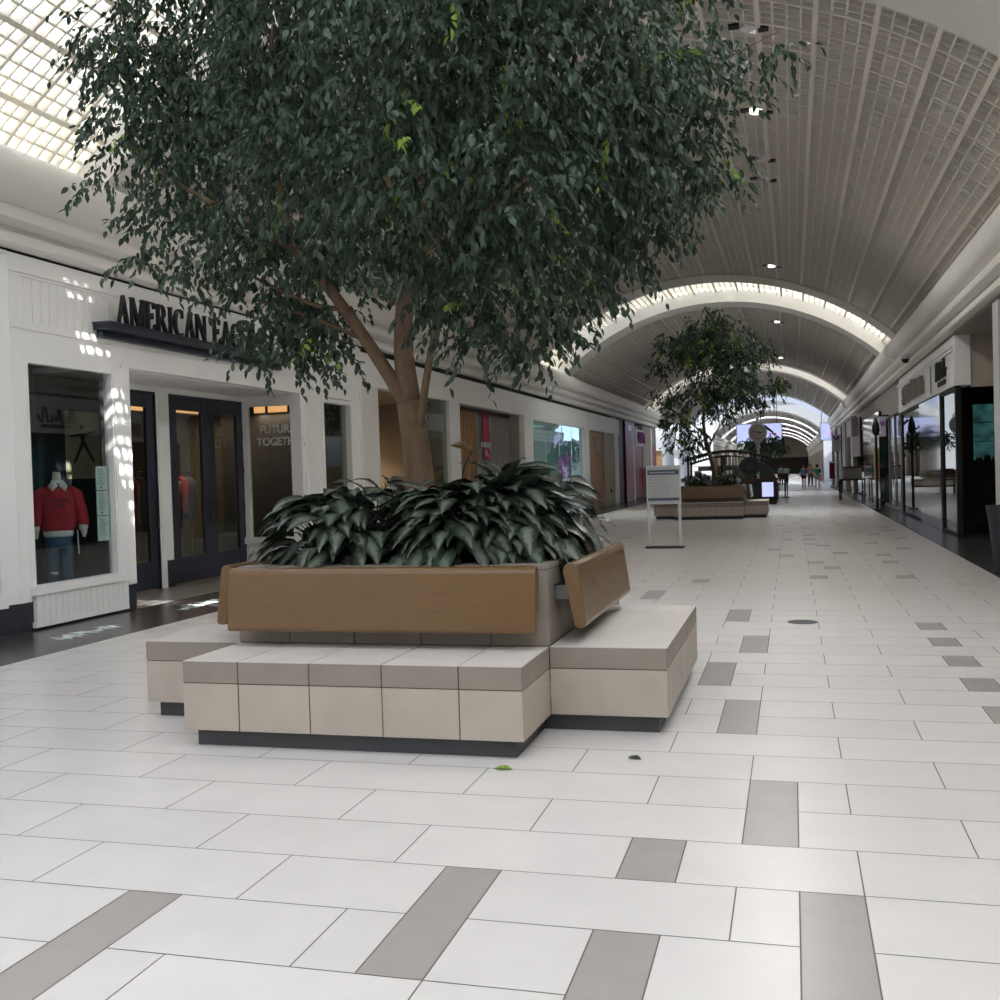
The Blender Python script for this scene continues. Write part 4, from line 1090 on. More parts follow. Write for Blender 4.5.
# glazed shop with a purple flower decal
w6 = window('window_6', (X - 0.10, X - 0.09, 34.6, 43.6, 0.10, 3.42),
            [(X - 0.14, X - 0.04, 34.6, 43.6, 0.0, 0.10), (X - 0.14, X - 0.04, 34.6, 43.6, 3.42, 3.5)] + [(X - 0.11, X - 0.085, y, y + 0.03, 0.1, 3.42) for y in (36.8, 39.1, 41.4)], M['glass_teal'])
m = MB(); m.box(-12.2, -12.0, 33.3, 53, 0, 3.6, 0); m.box(-12.1, X - 0.25, 33.2, 33.32, 0, 3.5, 0); m.box(-12.1, X - 0.25, 44.0, 44.1, 0, 3.5, 0); m.box(-12.2, X - 0.22, 33.2, 53, 3.5, 3.6, 0); m.box(-12.2, X - 0.1, 52.8, 52.9, 0, 4.3, 0)
struct(m.build('wall_left', M['paper']))
m = MB(); m.box(-12, X - 0.25, 33.3, 44, -0.02, 0.004); struct(m.build('floor', M['grey_wall']))
ld = bpy.data.lights.new('shop area light', 'AREA'); ld.size = 2.5; ld.energy = 70; ld.color = (0.85, 0.95, 1.0)
lo = bpy.data.objects.new('shop_area_light', ld); COL.objects.link(lo); lo.location = (-10.3, 39, 3.4)
t = thing('flower_decal', 'purple flower decal on the glazed shop front', 'decal', (X - 0.08, 40.0, 1.6))
m = MB()
for (cy, cz, s) in ((39.2, 1.95, 0.32), (40.5, 2.1, 0.36), (40.9, 1.65, 0.26), (39.7, 1.55, 0.22)):
    for k in range(5):
        a = k * 2 * PI / 5 + 0.3
        m.prism([(X - 0.088, cy, cz)] + [(X - 0.088, cy + s * 1.9 * math.cos(a + b) * (0.9 if abs(b) < 0.2 else 0.7), cz + s * math.sin(a + b) * (0.95 if abs(b) < 0.2 else 0.7)) for b in (-0.45, -0.15, 0.15, 0.45)], (0.006, 0, 0))
m.build('petal', M['purple'], t)
m = MB()
for q in range(5): m.box(X - 0.5, X - 0.46, 37.6 + q * 1.1, 37.75 + q * 1.1, 0.2, 1.9)
tag(m.build('display_rod', M['paper'], origin=(X - 0.5, 40, 0.2)), 'pale upright display rods inside the glazed shop front', 'display')
# tan door with white mark
m = MB(); m.box(X - 0.20, X - 0.10, 44.7, 48.6, 0.0, 3.45); d3 = struct(m.build('door_3', M['tanwood']))
t = thing('door_sign', 'pale figure sign high on the tan panel next to the glazed shop', 'sign', (X - 0.09, 46.6, 2.5))
m = MB()
for a, b in (((46.2, 3.1), (46.7, 2.7)), ((46.7, 2.7), (46.3, 2.2)), ((46.9, 3.1), (46.9, 2.3)), ((47.3, 3.15), (47.0, 2.75)), ((47.0, 2.7), (47.5, 2.25)), ((46.3, 3.12), (46.5, 3.12)), ((47.2, 2.6), (47.5, 2.6))):
    m.tube([(X - 0.085, *a), (X - 0.085, *b)], 0.045, 6)
m.build('mark', M['beige'], t)
t = thing('door_handle_box', 'small dark lock box low on the beige panel', 'box', (X - 0.01, 50.2, 0.6))
B((X - 0.02, X + 0.03, 50.1, 50.3, 0.62, 0.78), mats=M['black'], name='case', parent=t, bev=0.01)
B((X + 0.03, X + 0.04, 50.15, 50.25, 0.66, 0.74), mats=M['steel'], name='face', parent=t)
# maroon fronted shops before the atrium
m = MB()
m.box(X - 0.3, X - 0.05, 53.0, 54.6, 0, 4.2, 2)
m.box(X - 0.3, X + 0.05, 54.8, 57.6, 0, 4.2, 0)
m.box(X - 0.3, X + 0.02, 57.6, 58.2, 0, 4.2, 1)
m.box(X - 0.3, X - 0.02, 58.4, 61.6, 0.1, 3.0, 0)
m.box(X - 0.3, X + 0.06, 58.2, 61.8, 3.0, 3.9, 3)
m.box(X - 0.3, X + 0.0, 61.8, 65.8, 0, 4.2, 4)
m.box(X - 0.3, X + 0.06, 65.0, 65.5, 0, 4.2, 1)
m.box(X - 0.3, X + 0.02, 65.8, 67.8, 1.0, 3.2, 0)
m.box(X - 0.3, X + 0.0, 65.8, 68.0, 3.2, 4.2, 4)
m.box(X - 0.3, X + 0.0, 65.8, 68.0, 0, 1.0, 1)
m.box(-16, X - 0.3, 52.95, 53.05, 0, 4.2, 2); m.box(-16, X - 0.02, 67.8, 68.0, 0, 5.4, 1)
struct(m.build('wall_left', [M['maroon'], M['white'], M['charcoal'], M['lilac'], M['grey_wall']]))
t = thing('purple_logo', 'purple curled logo on the lilac panel above the maroon shutter', 'sign', (X + 0.07, 60, 3.3))
m = MB()
m.tube([(X + 0.155, 59.0 + q * 0.16, 3.45 + 0.28 * math.sin(q * 1.15)) for q in range(16)], 0.07, 6)
m.tube([(X + 0.155, 59.3 + 0.3 * math.cos(q * 0.5), 3.45 + 0.28 * math.sin(q * 0.5)) for q in range(13)], 0.05, 6)
m.build('mark', M['purple'], t)
t = thing('exit_plate', 'small white plate on the maroon pier under the cornice', 'plate', (X + 0.06, 56.2, 3.7))
B((X + 0.05, X + 0.08, 55.6, 56.8, 3.72, 4.02), mats=M['metal_white'], name='plate', parent=t)
m = MB(); m.box(X + 0.02, X + 0.5, 62.3, 63.5, 0.5, 1.75); o = m.build('red_box', M['red'], origin=(X + 0.26, 62.9, 0.5)); bevel(o, 0.02)
m = MB(); m.box(X + 0.05, X + 0.45, 62.4, 63.4, 0.0, 0.5); m.build('base', M['metal_white'], o); tag(o, 'red vending box on a white foot beside the lilac sign shop', 'box')
# atrium side court on the left
m = MB()
m.box(-30, X - 0.3, 97.0, 97.3, 0, 4.2, 0); m.box(-30, X - 0.3, 96.7, 97.1, 3.35, 4.6, 1); m.box(-30, -29.7, 68, 118, 0, 11, 0)
m.box(-30, X + 0.1, 117.7, 118.0, 0, 11, 0); m.box(-30, -9.2, 68, 68.3, 4.2, 11, 0); m.box(12, 12.3, 90, 118, 0, 11, 0); m.box(4.2, 12, 94, 94.3, 0, 11, 0)
m.box(3.3, 12, 117.7, 118, 0, 5.2, 0)
struct(m.build('wall_left', [M['white'], M['cornice']]))
m = MB()
m.box(-12.6, -10.5, 96.9, 97.0, 0, 3.35); m.box(-16.5, -13.4, 96.9, 97.0, 0, 3.35); m.box(-9.6, -8.7, 96.9, 97.0, 0, 3.2)
struct(m.build('door_4', M['tanwood']))
for j, (x, y) in enumerate(((-10.2, 92.0), (-8.75, 92.0))):
    m = MB(); m.lathe([(0.62, 0), (0.62, 0.3), (0.5, 0.35), (0.5, 6.6), (0.65, 6.7), (0.65, 7.2)], (x, y, 0), 20); struct(m.build('trim_%d' % (7 + j), M['white'], smooth=math.radians(40)))

# ------------------------------------------------------------------ right: dark glazed shop fronts
X = XR
m = MB()
m.box(X + 0.3, X + 0.5, -45, 18.6, 0, 4.2, 0)
m.box(X - 0.02, X + 0.6, -45, 18.7, 4.21, 4.237, 0)
m.box(X - 0.02, X + 0.3, 18.85, 19.35, 0, 4.2, 1)
m.box(X + 1.6, X + 1.8, 18.7, 23.8, 3.0, 4.35, 0)
m.box(X + 0.31, X + 1.9, 23.81, 24.0, 3.21, 4.35, 2)          # beige panel facing the viewer
m.box(X + 0.31, X + 1.9, 23.79, 24.0, 3.12, 3.20, 2)
m.box(X + 0.05, X + 0.3, 35.6, 94, 3.25, 4.35, 0)
m.box(X + 0.3, X + 5.2, 18.6, 18.7, 0, 4.35, 0)
m.box(X + 5.0, X + 5.2, 18.6, 94, 0, 4.35, 3); m.box(X, X + 5.2, 18.7, 94, 4.2, 4.34, 0)
m.box(X, X + 5.2, 93.8, 94.2, 0, 5.2, 0)
struct(m.build('wall_right', [M['grey_wall'], M['metal_white'], M['beige'], M['interior']]))
# moulded sign fascia
m = MB()
m.box(X + 0.0, X + 0.305, 23.78, 35.6, 3.165, 3.95, 0)
m.box(X - 0.03, X + 0.02, 23.8, 35.6, 3.90, 3.97, 0); m.box(X - 0.06, X + 0.02, 23.8, 35.6, 3.97, 4.02, 0); m.box(X - 0.03, X + 0.02, 23.8, 35.6, 3.16, 3.23, 0)
m.box(X - 0.02, X + 0.01, 23.8, 23.9, 3.2, 3.92, 0); m.box(X - 0.02, X + 0.01, 27.6, 27.7, 3.2, 3.92, 1); m.box(X - 0.02, X + 0.01, 35.4, 35.6, 3.2, 3.92, 0)
m.box(X + 0.004, X + 0.302, 23.77, 35.6, 3.951, 4.25, 0)
struct(m.build('wall_right', [M['white'], M['grey_wall']]))
t = thing('shop_sign', 'black script logo on the white fascia of the dark glass shop', 'sign', (X - 0.02, 25.6, 3.5))
m = MB()
def stroke(pts, r): m.tube([(X - 0.025, 26.55 - a, z) for a, z in pts], r, 6)
stroke([(0.05, 3.44), (0.10, 3.84), (0.20, 3.86), (0.24, 3.6), (0.22, 3.46)], 0.035)
stroke([(0.30, 3.46), (0.36, 3.66), (0.46, 3.64), (0.44, 3.46), (0.54, 3.46)], 0.03)
stroke([(0.60, 3.46), (0.66, 3.82), (0.74, 3.84), (0.76, 3.5)], 0.035)
stroke([(0.86, 3.48), (0.92, 3.66), (1.02, 3.64), (1.0, 3.46), (1.12, 3.5)], 0.03)
stroke([(1.20, 3.46), (1.26, 3.88), (1.36, 3.86), (1.40, 3.46)], 0.035)
stroke([(1.50, 3.46), (1.56, 3.64), (1.66, 3.62)], 0.03)
m.build('script', M['black'], t)
B((X - 0.03, X - 0.005, 25.1, 26.3, 3.30, 3.40), mats=M['black'], name='under_bar', parent=t)
t = thing('dimensional_sign', 'grey metal raised lettering on the white fascia left of the script logo', 'sign', (X - 0.02, 31, 3.55))
m = MB(); r = random.Random(4)
for q in range(7):
    y = 29.0 + q * 0.72
    m.box(X - 0.07, X, y, y + 0.5, 3.35, 3.35 + r.uniform(0.3, 0.5)); m.box(X - 0.10, X, y + 0.12, y + 0.3, 3.4, 3.85 + r.uniform(-0.05, 0.06))
m.build('letters', M['grey_wall'], t)
m = MB()
m.tube([(X - 0.03, 33.9 + 0.28 * math.cos(a * 0.55), 3.66 + 0.13 * math.sin(a * 0.55)) for a in range(12)], 0.035, 6)
m.tube([(X - 0.03, 33.9 + 0.28 * math.cos(a * 0.55), 3.44 + 0.11 * math.sin(a * 0.55)) for a in range(12)], 0.035, 6)
m.build('emblem', M['charcoal'], t)
# dark glass front: panels and polished black piers
w7 = MB()
for y in (23.82, 26.3, 30.5, 35.4): w7.box(X + 0.04, X + 0.12, y, y + 0.10, 0, 3.16)
w7.box(X + 0.04, X + 0.12, 23.82, 35.5, 0.0, 0.06); w7.box(X + 0.04, X + 0.12, 23.82, 35.5, 3.08, 3.16)
w7 = struct(w7.build('window_7', M['black']))
for a, b in ((23.92, 26.3), (30.6, 35.4)):
    p = MB(); p.box(X + 0.075, X + 0.083, a, b, 0.06, 3.08); p.build('pane', M['glass_dark'], w7)['kind'] = 'structure'
m = MB(); m.box(X + 0.02, X + 0.5, 26.4, 30.5, 0, 3.16)
struct(bevel(m.build('wall_right', M['blackgloss']), 0.02))
m = MB(); m.box(X + 0.1, X + 1.9, 23.85, 23.90, 0.0, 0.08); m.box(X + 0.0, X + 0.1, 23.80, 23.92, 0, 3.16)
w8 = struct(m.build('window_8', M['black']))
p = MB(); p.box(X + 0.1, X + 1.9, 23.86, 23.87, 0.08, 3.12); p.build('pane', M['glass_dark'], w8)['kind'] = 'structure'
# added glowing panel that imitates a teal reflection in the dark glass
M['teal_reflection'] = mat('teal reflection glow', rgb(140, 205, 196), 0.4, 0.3, noise=0.6, nscale=5, emit=(0.30, 0.62, 0.58, 1), estr=0.7)
t = thing('teal_reflection_panel', 'added glowing teal panel imitating a reflection in the dark glass at the right', 'display', (X + 0.9, 25.6, 0.0))
B((X + 0.6, X + 1.5, 25.5, 25.9, 0.0, 1.5), mats=M['black'], name='base', parent=t)
B((X + 0.65, X + 1.45, 25.85, 25.9, 1.6, 2.85), mats=M['teal_reflection'], name='panel', parent=t)
for z in (1.5, 2.0, 2.42): B((X + 0.6, X + 1.5, 25.55, 25.84, z, z + 0.03), mats=M['glass_teal'], name='shelf', parent=t)
hb = ('first', 'second', 'third', 'fourth', 'fifth')
for q in range(5):
    m = MB(); x = X + 0.66 + q * 0.165
    m.box(x, x + 0.13, 25.6, 25.72, 1.533, 1.66 + 0.05 * (q % 2)); o = m.build('handbag', [M['oak'], M['wood_dark'], M['navy']][q % 3], origin=(x + 0.08, 25.66, 1.533)); bevel(o, 0.02)
    k = MB(); k.tube([(x + 0.02, 25.66, 1.66), (x + 0.065, 25.66, 1.76), (x + 0.11, 25.66, 1.66)], 0.008, 5); k.build('strap', M['black'], o)
    tag(o, '%s handbag from the left on the lowest shelf before the added teal reflection panel' % hb[q], 'handbag', 'handbags before the reflection panel')
ld = bpy.data.lights.new('shop area light', 'AREA'); ld.size = 1.5; ld.energy = 60; ld.color = (0.9, 0.97, 1.0)  # added fill to lighten the black area behind the glass
lo = bpy.data.objects.new('shop_area_light', ld); COL.objects.link(lo); lo.location = (X + 3.2, 28, 4.1)
# dark planter pot at the right edge
t = thing('tapered_pot', 'tall dark tapered pot before the pier at the right edge', 'pot', (2.93, 16.5, 0.0))
m = MB(); m.lathe([(0.16, 0), (0.19, 0.3), (0.24, 0.75), (0.27, 0.93), (0.26, 0.95), (0.235, 0.93), (0.225, 0.86), (0.0, 0.85)], (2.93, 16.5, 0), 24); m.build('body', M['charcoal'], t, smooth=math.radians(40))
m = MB(); m.cyl((2.93, 16.5, 0.855), 0.222, 0.02, n=20); m.build('soil', M['soil'], t)
# security dome camera under the cornice
t = thing('dome_camera', 'small black dome security camera on the cornice above the white fascia', 'camera', (X - 0.24, 31.0, 4.5))
m = MB(); m.cyl((X - 0.24, 31.0, 4.42), 0.13, 0.10, n=20); m.build('mount', M['metal_white'], t)
m = MB(); m.lathe([(0.005, -0.115), (0.05, -0.105), (0.09, -0.07), (0.115, -0.02), (0.12, 0.0)], (X - 0.24, 31.0, 4.42), 20); m.build('dome', M['blackgloss'], t, smooth=True)

# further shops on the right
m = MB()
for y in (36.4, 38.6, 40.8): m.box(X + 0.1, X + 0.2, y, y + 0.12, 0, 3.25)
m.box(X + 0.1, X + 0.2, 35.6, 43, 0, 0.1)
w9 = struct(m.build('window_9', M['steel']))
p = MB(); p.box(X + 0.14, X + 0.15, 35.7, 43, 0.1, 3.25); p.build('pane', M['glass_teal'], w9)['kind'] = 'structure'
m = MB(); m.box(X - 0.05, X + 0.8, 43.2, 52.5, 0, 3.6); struct(m.build('wall_right', M['blackgloss']))
m = MB(); m.box(X - 0.12, X - 0.051, 43.3, 45.2, 0.9, 2.2); 
tag(m.build('wood_panel', M['tanwood'], origin=(X - 0.06, 44, 0.9)), 'amber wood panel on the near corner of the black stone pier', 'panel')
t = thing('hanging_sign', 'small white and purple blade sign on the glazed front before the black stone pier', 'sign', (X - 0.1, 40.0, 2.6))
B((X - 0.28, X - 0.06, 39.9, 40.0, 2.55, 3.25), mats=M['lilac'], name='board', parent=t)
m = MB(); m.tube([(X - 0.26 + 0.02 * q, 39.89, 3.0 + 0.10 * math.sin(q * 1.3)) for q in range(10)], 0.025, 5); m.build('mark', M['purple'], t)
B((X - 0.28, X + 0.1, 39.93, 39.97, 3.25, 3.30), mats=M['black'], name='arm', parent=t)
t = thing('black_signpost', 'slim black post lamp before the glazed front beside the black stone pier', 'post', (X - 0.5, 38.5, 0))
m = MB(); m.cyl((X - 0.5, 38.5, 0), 0.16, 0.05, n=16); m.build('base', M['black'], t)
m = MB(); m.cyl((X - 0.5, 38.5, 0.05), 0.045, 3.1, n=12); m.build('pole', M['black'], t)
m = MB(); m.lathe([(0.05, 2.55), (0.10, 2.6), (0.13, 2.75), (0.10, 2.95), (0.04, 3.15)], (X - 0.5, 38.5, 0), 14); m.build('head', M['black'], t, smooth=True)
# table with a grey box
t = thing('display_table', 'dark high table with slim legs before the black stone pier', 'table', (X - 0.55, 50.5, 0))
B((X - 1.25, X - 0.15, 49.6, 51.4, 0.88, 0.94), mats=M['black'], name='table_top', parent=t)
for sx in (-1.2, -0.2):
    for y in (49.7, 51.3): B((X + sx - 0.03, X + sx + 0.03, y - 0.03, y + 0.03, 0, 0.88), mats=M['black'], name='leg', parent=t)
m = MB(); m.box(X - 1.1, X - 0.3, 49.9, 50.9, 0.94, 1.5); o = bevel(m.build('grey_box', M['grey_wall'], origin=(X - 0.7, 50.4, 0.94)), 0.03); tag(o, 'grey box standing on the dark high table', 'box')
k = MB(); k.box(X - 1.12, X - 0.28, 49.88, 50.92, 1.42, 1.5); k.build('lid', M['plinth'], o)
m = MB()
m.box(X - 0.05, X + 0.6, 55, 62, 2.0, 3.9, 0); m.box(X - 0.02, X + 0.6, 62, 64, 0, 4.2, 1); m.box(X - 0.05, X + 0.6, 70, 74, 0, 4.2, 1); m.box(X - 0.04, X + 0.6, 76, 80, 0, 4.2, 2); m.box(X - 0.04, X + 0.6, 84, 88, 0, 4.2, 1)
struct(m.build('wall_right', [M['wood_dark'], M['grey_wall'], M['navy']]))
m = MB(); m.box(X + 0.1, X + 0.15, 52.6, 55, 0.1, 3.25); m.box(X + 0.1, X + 0.15, 55, 62, 0.1, 2.0); m.box(X + 0.1, X + 0.15, 64, 84, 0.1, 3.25); m.box(X + 0.1, X + 0.15, 88, 94, 0.1, 3.25); w10 = struct(m.build('window_10', M['glass_dark']))
t = thing('poster_board', 'narrow pale lilac poster on the brown panelled front right of the mall', 'poster', (X - 0.15, 58, 2.4))
B((X - 0.32, X - 0.06, 56.8, 56.9, 3.05, 4.0), mats=M['lilac'], name='print', parent=t); B((X - 0.35, X - 0.05, 56.9, 56.95, 3.0, 4.05), mats=M['metal_white'], name='frame', parent=t)
t = thing('white_sign_board', 'tall white sign board hanging at the right beyond the brown front', 'sign', (3.05, 78, 2.5))
B((2.75, 3.35, 78.0, 78.1, 2.5, 3.7), mats=M['metal_white'], name='board', parent=t)
m = MB(); m.tube([(2.82 + 0.05 * q, 77.98, 3.45 + 0.14 * math.sin(q * 1.2)) for q in range(9)], 0.06, 5); m.build('mark', M['purple'], t)
B((3.0, 3.1, 78.02, 78.08, 3.7, 4.3), mats=M['steel'], name='hanger', parent=t)
t = thing('red_stand_sign', 'dark red standing sign board on a white foot near the walking people', 'sign', (2.79, 80, 0))
B((2.6, 2.98, 79.95, 80.05, 0.6, 1.72), mats=M['maroon'], name='board', parent=t); B((2.57, 3.01, 79.93, 80.07, 1.72, 1.84), mats=M['metal_white'], name='cap', parent=t)
B((2.6, 2.98, 79.7, 80.3, 0.0, 0.12), mats=M['metal_white'], name='foot', parent=t); B((2.74, 2.84, 79.96, 80.04, 0.12, 0.6), mats=M['metal_white'], name='post', parent=t)

# far hall beyond the atrium: side walls and shop fronts
for nm, x, s in (('wall_left', XL, -1), ('wall_right', XR, 1)):
    m = MB()
    y = 118.3
    k = 0
    while y < 234:
        m.box(x, x + s * 0.3, y, y + 2.2, 0, 4.25, 0); m.box(x, x + s * 0.3, y + 2.2, y + 9, 3.3, 4.25, 0); m.box(x + s * 0.2, x + s * 0.5, y + 2.2, y + 9, 0, 3.3, 1 + k % 2)
        y += 9; k += 1
    struct(m.build(nm, [M['beige'], M['interior'], M['wood_dark']]))
m = MB(); m.box(-8.3, 3.3, 226, 226.4, 3.4, 7.8, 0); m.box(-8.3, 3.3, 226.0, 226.4, 0, 3.4, 1); struct(m.build('wall_far', [M['beige'], M['interior']]))

# ------------------------------------------------------------------ notice stand
t = thing('notice_stand', 'white metal stand with a printed notice panel beside the far planter', 'sign stand', (-2.545, 21.9, 0))
for x in (-2.855, -2.225): B((x - 0.028, x + 0.028, 21.88, 21.92, 0.035, 1.66), mats=M['metal_white'], name='post', parent=t)
B((-2.93, -2.15, 21.72, 22.08, 0.0, 0.035), mats=M['charcoal'], name='base', parent=t, bev=0.008)
B((-2.89, -2.19, 21.865, 21.895, 0.90, 1.69), mats=M['metal_white'], name='panel_frame', parent=t, bev=0.005)
M['notice'] = mat('notice print', rgb(190, 194, 198), 0.4, 0.3)
M['line_ink'] = mat('pale ink', rgb(168, 174, 180), 0.6, 0.2)
M['notice_blue'] = mat('notice blue', rgb(84, 98, 122), 0.5, 0.3)
pn = B((-2.86, -2.22, 21.86, 21.866, 0.93, 1.66), mats=M['notice'], name='print', parent=t)
B((-2.86, -2.22, 21.857, 21.861, 1.50, 1.60), (-2.86, -2.22, 21.857, 21.861, 0.97, 1.03), mats=M['notice_blue'], name='band', parent=pn)
m = MB(); r = random.Random(1)
for i, z in enumerate((1.45, 1.40, 1.33, 1.28, 1.23, 1.17, 1.12, 1.07)): m.box(-2.82, -2.36 - r.uniform(0, 0.1), 21.857, 21.861, z - 0.012, z + 0.008)
m.box(-2.82, -2.30, 21.855, 21.858, 1.535, 1.56)
m.build('text_line', M['line_ink'], pn)

# ------------------------------------------------------------------ dark kiosk with arched canopy
KX, KY = -2.55, 47.6
t = thing('kiosk', 'dark wooden kiosk with an arched canopy behind the far planter', 'kiosk', (KX, KY, 0))
m = MB(); m.box(-4.5, -0.62, 46.7, 48.5, 0.06, 1.05, 0); m.box(-4.56, -0.56, 46.64, 48.56, 1.05, 1.11, 0); m.box(-4.45, -0.67, 46.75, 48.45, 0, 0.06, 1)
for q in range(5): m.box(-4.35 + q * 0.78, -3.72 + q * 0.78, 46.66, 46.70, 0.18, 0.95, 1)
bevel(m.build('counter', [M['wood_dark'], M['black']], t), 0.01, 1)
for x in (-4.35, -2.9, -1.55):
    for y in (46.85, 48.35): B((x - 0.04, x + 0.04, y - 0.04, y + 0.04, 1.11, 2.15), mats=M['black'], name='post', parent=t)
for y in (46.85, 48.35):
    m = MB(); m.tube([(KX - 1.95 + 3.6 * i / 20, y, 1.98 + 0.36 * math.sin(PI * i / 20)) for i in range(21)], 0.05, 6); m.tube([(KX - 1.8 + 3.3 * i / 20, y, 1.80 + 0.32 * math.sin(PI * i / 20)) for i in range(21)], 0.03, 6)
    for i in range(1, 10): m.tube([(KX - 1.8 + 3.3 * i / 10, y, 1.80 + 0.32 * math.sin(PI * i / 10)), (KX - 1.8 + 3.3 * i / 10, y, 2.0 + 0.34 * math.sin(PI * i / 10))], 0.018, 5)
    m.build('arched_rail', M['black'], t)
m = MB()
for i in range(20):
    a, b = i / 20, (i + 1) / 20
    p0 = (KX - 1.9 + 3.5 * a, 1.93 + 0.34 * math.sin(PI * a)); p1 = (KX - 1.9 + 3.5 * b, 1.93 + 0.34 * math.sin(PI * b))
    m.prism([(p0[0], 46.9, p0[1]), (p1[0], 46.9, p1[1]), (p1[0], 46.9, p1[1] + 0.03), (p0[0], 46.9, p0[1] + 0.03)], (0, 1.4, 0))
m.build('canopy', M['charcoal'], t)
M['goods'] = mat('mixed goods', rgb(104, 98, 92), 0.7, 0.3, noise=0.6, nscale=6)
m = MB(); r = random.Random(9)
for q in range(26):
    x = -4.2 + r.random() * 2.4; z = 1.11 + r.choice((0, 0.2, 0.4)); m.box(x, x + 0.28, 46.95 + r.random() * 0.2, 47.4, z, z + 0.18)
for z in (1.31, 1.51, 1.71): m.box(-4.3, -1.6, 47.0, 48.2, z - 0.015, z)
m.build('merchandise', M['goods'], t)
t2 = thing('round_sign', 'large round dark disc sign standing at the right end of the kiosk', 'sign', (-1.72, 46.62, 1.2))
m = MB(); m.cyl((-1.72, 46.55, 1.62), 0.40, 0.12, 'y', 32); m.build('disc', M['black'], t2)
m = MB(); m.tube([(-1.72 + 0.40 * math.cos(a * PI / 16), 46.54, 1.62 + 0.40 * math.sin(a * PI / 16)) for a in range(33)], 0.04, 6); m.cyl((-1.72, 46.52, 1.62), 0.16, 0.04, 'y', 20); m.build('rim', M['charcoal'], t2)
m = MB(); m.box(-1.76, -1.68, 46.58, 46.64, 1.11, 1.25); m.build('stand', M['black'], t2)
m = MB(); m.prism([(-1.35, 47.0, 1.11), (-0.65, 47.0, 1.11), (-0.95, 47.0, 1.62), (-1.35, 47.0, 1.85)], (0, 1.0, 0))
tag(bevel(m.build('covered_display', M['charcoal'], origin=(-1.0, 47.5, 1.11)), 0.03), 'sloping dark cover over the right end of the kiosk counter', 'cover')
t = thing('tablet_screen', 'small upright lit screen on the right end of the kiosk front', 'screen', (-1.0, 46.6, 0.5))
B((-1.28, -0.72, 46.58, 46.64, 0.28, 0.98), mats=M['black'], name='case', parent=t, bev=0.01)
B((-1.04, -0.96, 46.59, 46.64, 0.0, 0.28), mats=M['black'], name='stand', parent=t)
B((-1.24, -0.77, 46.572, 46.582, 0.33, 0.94), mats=M['screen'], name='display', parent=t)

# ------------------------------------------------------------------ street clock
t = thing('street_clock', 'white round double-faced clock on a pole above the kiosk', 'clock', (-1.75, 60, 0))
cz = 3.50
m = MB(); m.lathe([(0.35, 0), (0.35, 0.15), (0.2, 0.4), (0.11, 0.7), (0.09, 1.0), (0.08, 2.6), (0.14, 2.68), (0.09, 2.76), (0.12, 2.9), (0.22, 3.0)], (-1.75, 60, 0), 16); m.build('pole', M['metal_white'], t, smooth=math.radians(40))
m = MB(); m.cyl((-1.75, 59.84, cz), 0.50, 0.32, 'y', 32)
m.prism([(-2.15, 59.86, 3.22), (-1.35, 59.86, 3.22), (-1.60, 59.86, 2.92), (-1.90, 59.86, 2.92)], (0, 0.28, 0)); m.build('case', M['metal_white'], t, smooth=math.radians(35))
M['dial'] = mat('clock dial', rgb(196, 190, 186), 0.4, 0.4)
f = MB(); f.cyl((-1.75, 59.825, cz), 0.42, 0.015, 'y', 32); d = f.build('dial', M['dial'], t)
m = MB()
for h in range(12):
    a = h * PI / 6; R = Matrix.Translation((-1.75, 59.815, cz)) @ Matrix.Rotation(a, 4, 'Y'); m.box(-0.014, 0.014, 0, 0.008, 0.31, 0.39, 0, R)
m.build('hour_mark', M['ink'], d)
m = MB()
for a, l, w in ((math.radians(95), 0.20, 0.03), (math.radians(-80), 0.28, 0.02)):
    R = Matrix.Translation((-1.75, 59.81, cz)) @ Matrix.Rotation(a, 4, 'Y'); m.box(-w, w, 0, 0.006, -0.04, l, 0, R)
m.build('hand', M['ink'], d)
m = MB(); m.lathe([(0.10, 0), (0.16, 0.06), (0.06, 0.14), (0.05, 0.2), (0.09, 0.28), (0.02, 0.42)], (-1.75, 60, cz + 0.46), 12)
m.tube([(-2.1, 60, cz + 0.42), (-2.0, 60, cz + 0.58), (-1.85, 60, cz + 0.5)], 0.04, 6); m.tube([(-1.4, 60, cz + 0.42), (-1.5, 60, cz + 0.58), (-1.65, 60, cz + 0.5)], 0.04, 6)
m.build('finial', M['metal_white'], t, smooth=True)

# ------------------------------------------------------------------ hanging lit screens
def screen(label, x0, x1, y, z0, z1, ztop, fish):
    t = thing('hanging_screen', label, 'screen', ((x0 + x1) / 2, y, z0))
    B((x0 - 0.06, x1 + 0.06, y, y + 0.25, z0 - 0.06, z1 + 0.06), mats=M['metal_white'], name='case', parent=t)
    d = B((x0, x1, y - 0.012, y, z0, z1), mats=M['screen'], name='display', parent=t)
    w, h = x1 - x0, z1 - z0
    m = MB(); m.tube([(x0 + w * (0.62 + 0.04 * q), y - 0.014, z0 + h * (0.42 + 0.05 * math.sin(q))) for q in range(10)], 0.04, 5); m.build('pink_stroke', M['screen_pink'], d)
    if fish:
        m = MB(); m.prism([(x0 + w * 0.58, y - 0.02, z0 + h * 0.9), (x0 + w * 0.64, y - 0.02, z0 + h * 0.94), (x0 + w * 0.80, y - 0.02, z0 + h * 0.62), (x0 + w * 0.78, y - 0.02, z0 + h * 0.52), (x0 + w * 0.72, y - 0.02, z0 + h * 0.60)], (0, 0.006, 0)); m.build('dark_shape', M['ink'], d)
    for x in (x0 + w * 0.1, x1 - w * 0.1):
        m = MB(); m.tube([(x, y + 0.12, z1), (x, y + 0.12, ztop)], 0.03, 6); m.build('hanger', M['steel'], t)
screen('wide lit pale blue screen hanging behind the street clock', -4.2, -0.72, 88.0, 3.55, 5.05, 7.4, True)
